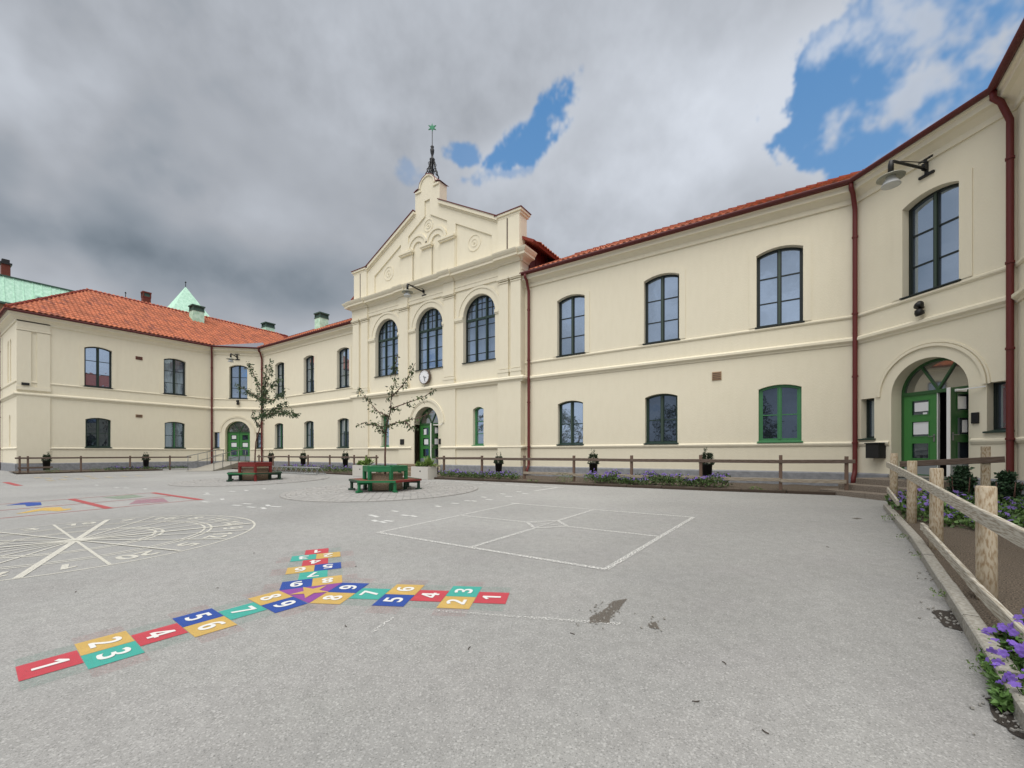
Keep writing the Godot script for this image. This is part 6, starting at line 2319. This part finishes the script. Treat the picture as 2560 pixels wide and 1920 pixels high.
# ------------------------------------------------------------------ town behind
func town() -> void:
	var o := thing("copper_roofed_building", "long building with pale green copper roof behind the left wing", "building", Vector3(-64, 0, 0))
	var mb := MB.new()
	mb.box(Vector3(0, 9.2, 2.0), Vector3(10, 18.4, 34))
	part(o, "wall", mb.done(), M.far_plaster)
	mb = MB.new()
	var pr := [Vector2(5.4, 18.3), Vector2(4.0, 21.7), Vector2(0.0, 22.6), Vector2(-4.0, 21.7), Vector2(-5.4, 18.3)]
	for i in 4:
		var a: Vector2 = pr[i]
		var b: Vector2 = pr[i + 1]
		mb.quad(Vector3(a.x, a.y, 19.2), Vector3(b.x, b.y, 19.2), Vector3(b.x, b.y, -15.2), Vector3(a.x, a.y, -15.2))
	var gp := PackedVector2Array(pr)
	mb.slab(gp, 19.1, 19.15)
	mb.slab(gp, -15.15, -15.1)
	var rf := part(o, "roof", mb.done(), M.copper)
	mb = MB.new()
	for i in 44:
		var z := 18.6 - i * 0.75
		mb.beam(Vector3(5.42, 18.3, z), Vector3(4.03, 21.7, z), 0.06, 0.06)
	part(rf, "standing_seam", mb.done(), M.copper)
	mb = MB.new()
	mb.beam(Vector3(4.05, 21.75, 19.2), Vector3(4.05, 21.75, -15.2), 0.2, 0.14)
	mb.beam(Vector3(5.5, 18.25, 19.2), Vector3(5.5, 18.25, -15.2), 0.3, 0.22)
	part(rf, "roof_edge", mb.done(), M.copper_dark)
	for z in [8.0]:
		mb = MB.new()
		mb.box(Vector3(3.2, 22.2, z + 0.6), Vector3(0.9, 2.2, 0.7))
		var ch := part(o, "chimney", mb.done(), M.brick_red)
		mb = MB.new()
		mb.box(Vector3(3.2, 23.35, z + 0.6), Vector3(1.15, 0.2, 0.95))
		mb.box(Vector3(3.2, 23.65, z + 0.6), Vector3(0.8, 0.4, 0.6))
		part(ch, "chimney_cap", mb.done(), M.dark_iron)
	for z in [5.9, 2.0]:
		mb = MB.new()
		mb.box(Vector3(4.9, 19.4, z), Vector3(0.9, 1.0, 1.3))
		var w := part(o, "dormer", mb.done(), M.copper)
		mb = MB.new()
		mb.box(Vector3(5.36, 19.4, z), Vector3(0.04, 0.7, 0.9))
		part(w, "pane", mb.done(), M.glass_dark)
	# annexe eave close to the wing
	o = thing("copper_eaved_annexe", "low red brick annexe with green copper eave at the far left edge", "building", Vector3(-40, 0, 13.0))
	mb = MB.new()
	mb.box(Vector3(0, 6.3, 4.0), Vector3(6, 12.6, 8))
	part(o, "wall", mb.done(), M.brick_red)
	mb = MB.new()
	mb.box(Vector3(0, 12.7, 4.0), Vector3(6.8, 0.25, 8.8))
	mb.box(Vector3(0, 13.0, 4.0), Vector3(6.0, 0.4, 8.0))
	part(o, "roof", mb.done(), M.copper)
	# spired towers
	for t in [[-52.0, -6.2, 5.6, 18.3, 23.6, "green copper spired tower roof behind the left wing chimneys"], [-56.0, -1.0, 3.0, 18.0, 21.4, "small green copper turret left of the brown chimney"]]:
		o = thing("copper_tower", t[5], "tower", Vector3(t[0], 0, t[1]), "")
		mb = MB.new()
		mb.box(Vector3(0, t[3] * 0.5, 0), Vector3(t[2], t[3], t[2]))
		part(o, "wall", mb.done(), M.far_plaster)
		mb = MB.new()
		var hh: float = t[4] - t[3]
		var rr: float = t[2] * 0.5 * 1.414
		mb.lathe([Vector2(rr * 1.12, t[3]), Vector2(rr * 0.80, t[3] + hh * 0.22), Vector2(rr * 0.48, t[3] + hh * 0.52), Vector2(rr * 0.16, t[3] + hh * 0.84), Vector2(0.0, t[4])], 4, Transform3D(Basis(Vector3.UP, PI / 4.0), Vector3.ZERO))
		var rfm := part(o, "roof", mb.done(), M.copper)
		mb = MB.new(true)
		mb.tube([Vector3(0, t[4] - 0.1, 0), Vector3(0, t[4] + 0.7, 0)], [0.04], 6)
		mb.lathe([Vector2(0, t[4] + 0.45), Vector2(0.12, t[4] + 0.57), Vector2(0, t[4] + 0.7)], 8)
		part(rfm, "finial", mb.done(), M.dark_iron)
		mb = MB.new()
		mb.slab(PackedVector2Array([Vector2(-0.5, 0), Vector2(0.5, 0), Vector2(0, 0.9)]), 0.0, 0.9, Transform3D(Basis(Vector3.UP, PI * 0.5), Vector3(t[2] * 0.5 - 0.6, t[3] + hh * 0.12, 0)))
		part(o, "dormer", mb.done(), M.copper_dark)

func yard_trees() -> void:
	# broad trees across the yard, behind the viewer: the lower windows mirror them
	for k in 5:
		var r := RandomNumberGenerator.new()
		r.seed = 500 + k
		var x: float = [-13.0, -3.0, 4.5, 11.5, 20.0][k]
		var z: float = [38.0, 35.0, 39.0, 35.5, 38.0][k]
		var o := thing("broad_tree", ["broad tree across the yard farthest towards the left wing end", "broad tree across the yard opposite the red backed bench", "broad tree across the yard opposite the green backed bench", "broad tree across the yard behind the ball court side", "broad tree across the yard nearest the right wing end"][k], "tree", g3(x, z), "broad trees across the yard")
		var mb := MB.new(true)
		mb.tube([Vector3(0, -0.2, 0), Vector3(0.1, 2.0, 0), Vector3(0.0, 4.5, 0.1)], [0.28, 0.2, 0.1], 9)
		for q in 6:
			var a := TAU * q / 6.0
			mb.tube([Vector3(0.05, 2.2 + q * 0.25, 0), Vector3(cos(a) * 1.4, 3.6 + q * 0.3, sin(a) * 1.4), Vector3(cos(a) * 2.4, 4.6 + q * 0.4, sin(a) * 2.4)], [0.1, 0.06, 0.02], 6)
		part(o, "trunk", mb.done(), M.bark)
		var lm := MB.new()
		for c in 46:
			var d := rdir(r)
			var cc := Vector3(d.x * 2.9, 4.9 + d.y * 2.3, d.z * 2.9) * Vector3(1, 1, 1)
			for q in 60:
				var kk := r.randf_range(0.5, 1.5)
				rleaf(lm, r, cc + rdir(r) * pow(r.randf(), 0.5) * 0.95, 0.26, 0.17, Color(0.05 * kk, 0.085 * kk, 0.026 * kk), 0.3)
		part(o, "crown", lm.done(), M.leaf).set_meta("kind", "stuff")

func _ready() -> void:
	make_camera()
	make_light()
	rng.seed = 2024
	make_materials()
	school = thing("school_building", "cream plastered two storey school round the yard with red tiled roofs and central gable", "building")
	main_walls()
	corner_front(-1.0)
	corner_front(1.0)
	mouldings()
	gable()
	roofs()
	downpipe(-XW, CZ, Vector2(0.92, 0.38), false)
	downpipe(-HX, 0.0, Vector2(0.38, 0.92), false)
	downpipe(HX, 0.0, Vector2(-0.38, 0.92))
	downpipe(XW, CZ, Vector2(-0.92, 0.38))
	downpipe(6.42, 0.0, Vector2(0.0, 1.0))
	downpipe(-25.9, 12.3, Vector2(0.0, 1.0), false)
	chimney(Vector3(-24.6, 11.6, 2.1), 0.74, 0.8, 1.22, M.copper, M.copper_dark)
	chimney(Vector3(-27.5, 11.9, 4.6), 0.45, 0.5, 1.9, M.brick_red, M.brick_red)
	chimney(Vector3(-27.5, 12.3, -5.0), 0.85, 0.85, 1.4, M.copper, M.copper_dark)
	chimney(Vector3(-18.2, 11.6, -5.0), 0.82, 0.8, 1.36, M.copper, M.copper_dark)
	spire()
	ground()
	bed("flower_bed_soil", [-17.9, 0.0, -17.0, 2.6, -1.75, 2.85, -1.75, 0.3, -6.0, 0.3, -6.2, 0.0], M.soil, 0.07, "earth of the bed left of the gable door")
	bed("flower_bed_soil", [2.0, 0.3, 2.0, 2.95, 7.3, 2.78, 14.1, 2.55, 17.4, 2.2, 17.9, 0.1, 6.2, 0.0, 6.1, 0.3], M.soil, 0.07, "earth of the bed right of the gable door")
	bed("flower_bed_soil", [-20.5, 12.6, -18.2, 12.6, -18.1, 6.3, -20.5, 6.3], M.soil, 0.07, "earth of the bed in front of the left wing")
	bed("flower_bed_soil", [18.17, 4.75, 20.5, 3.4, 20.5, 15.0, 17.45, 15.0, 17.6, 13.0, 17.77, 11.0, 17.96, 8.6], M.soil, 0.085, "bare brown earth of the bed behind the near fence")
	kerb([Vector2(18.12, 4.62), Vector2(17.91, 8.6), Vector2(17.72, 11.0), Vector2(17.55, 13.0), Vector2(17.40, 15.0)], 0.10, 0.11, 1.0, "narrow pale concrete kerb along the near flower bed", M.concrete)
	kerb([Vector2(2.0, 2.98), Vector2(7.3, 2.82), Vector2(14.1, 2.59), Vector2(17.4, 2.22)], 0.08, 0.08, 1.2, "dark low kerb along the bed right of the gable", M.twig)
	kerb([Vector2(-17.0, 2.64), Vector2(-1.75, 2.9)], 0.08, 0.08, 1.2, "dark low kerb along the bed left of the gable", M.twig)
	kerb([Vector2(-18.15, 12.6), Vector2(-18.05, 6.3)], 0.08, 0.08, 1.2, "dark low kerb along the bed of the left wing", M.twig)
	paving(Vector2(5.2, 7.2), 3.1, "ring of small pavers round the green and red tree bench")
	paving(Vector2(-3.85, 7.1), 3.1, "ring of small pavers round the red backed tree bench")
	markings()
	stains()
	steps()
	bike_rack()
	fittings()
	fences()
	var g: Material = M.bench_green
	var dg: Material = M.bench_dark_green
	var rd: Material = M.bench_red
	var bn: Material = M.bench_brown
	tree_bench(Vector2(5.2, 7.2), g, [[g, bn], [dg, bn], [rd, bn], [dg, bn], [dg, bn], [rd, bn]], [g, g, dg, dg, dg, dg], 0.42, "hexagonal tree bench with green back boards and green and red seats")
	tree_bench(Vector2(-3.85, 7.1), rd, [[g, bn], [dg, dg], [dg, dg], [dg, dg], [dg, dg], [dg, bn]], [rd, dg, dg, dg, dg, dg], 0.43, "hexagonal tree bench with red back boards and dark green seats")
	trees()
	plants()
	town()
	yard_trees()
	var dr := thing("white_drain_pipe", "white plastic drain pipe at the foot of the right downpipe", "pipe", g3(20.3, 3.0))
	var mb := MB.new(true)
	mb.tube([Vector3(0, -0.05, 0), Vector3(0, 0.34, 0)], [0.065], 12)
	part(dr, "tube", mb.done(), M.white_plastic)
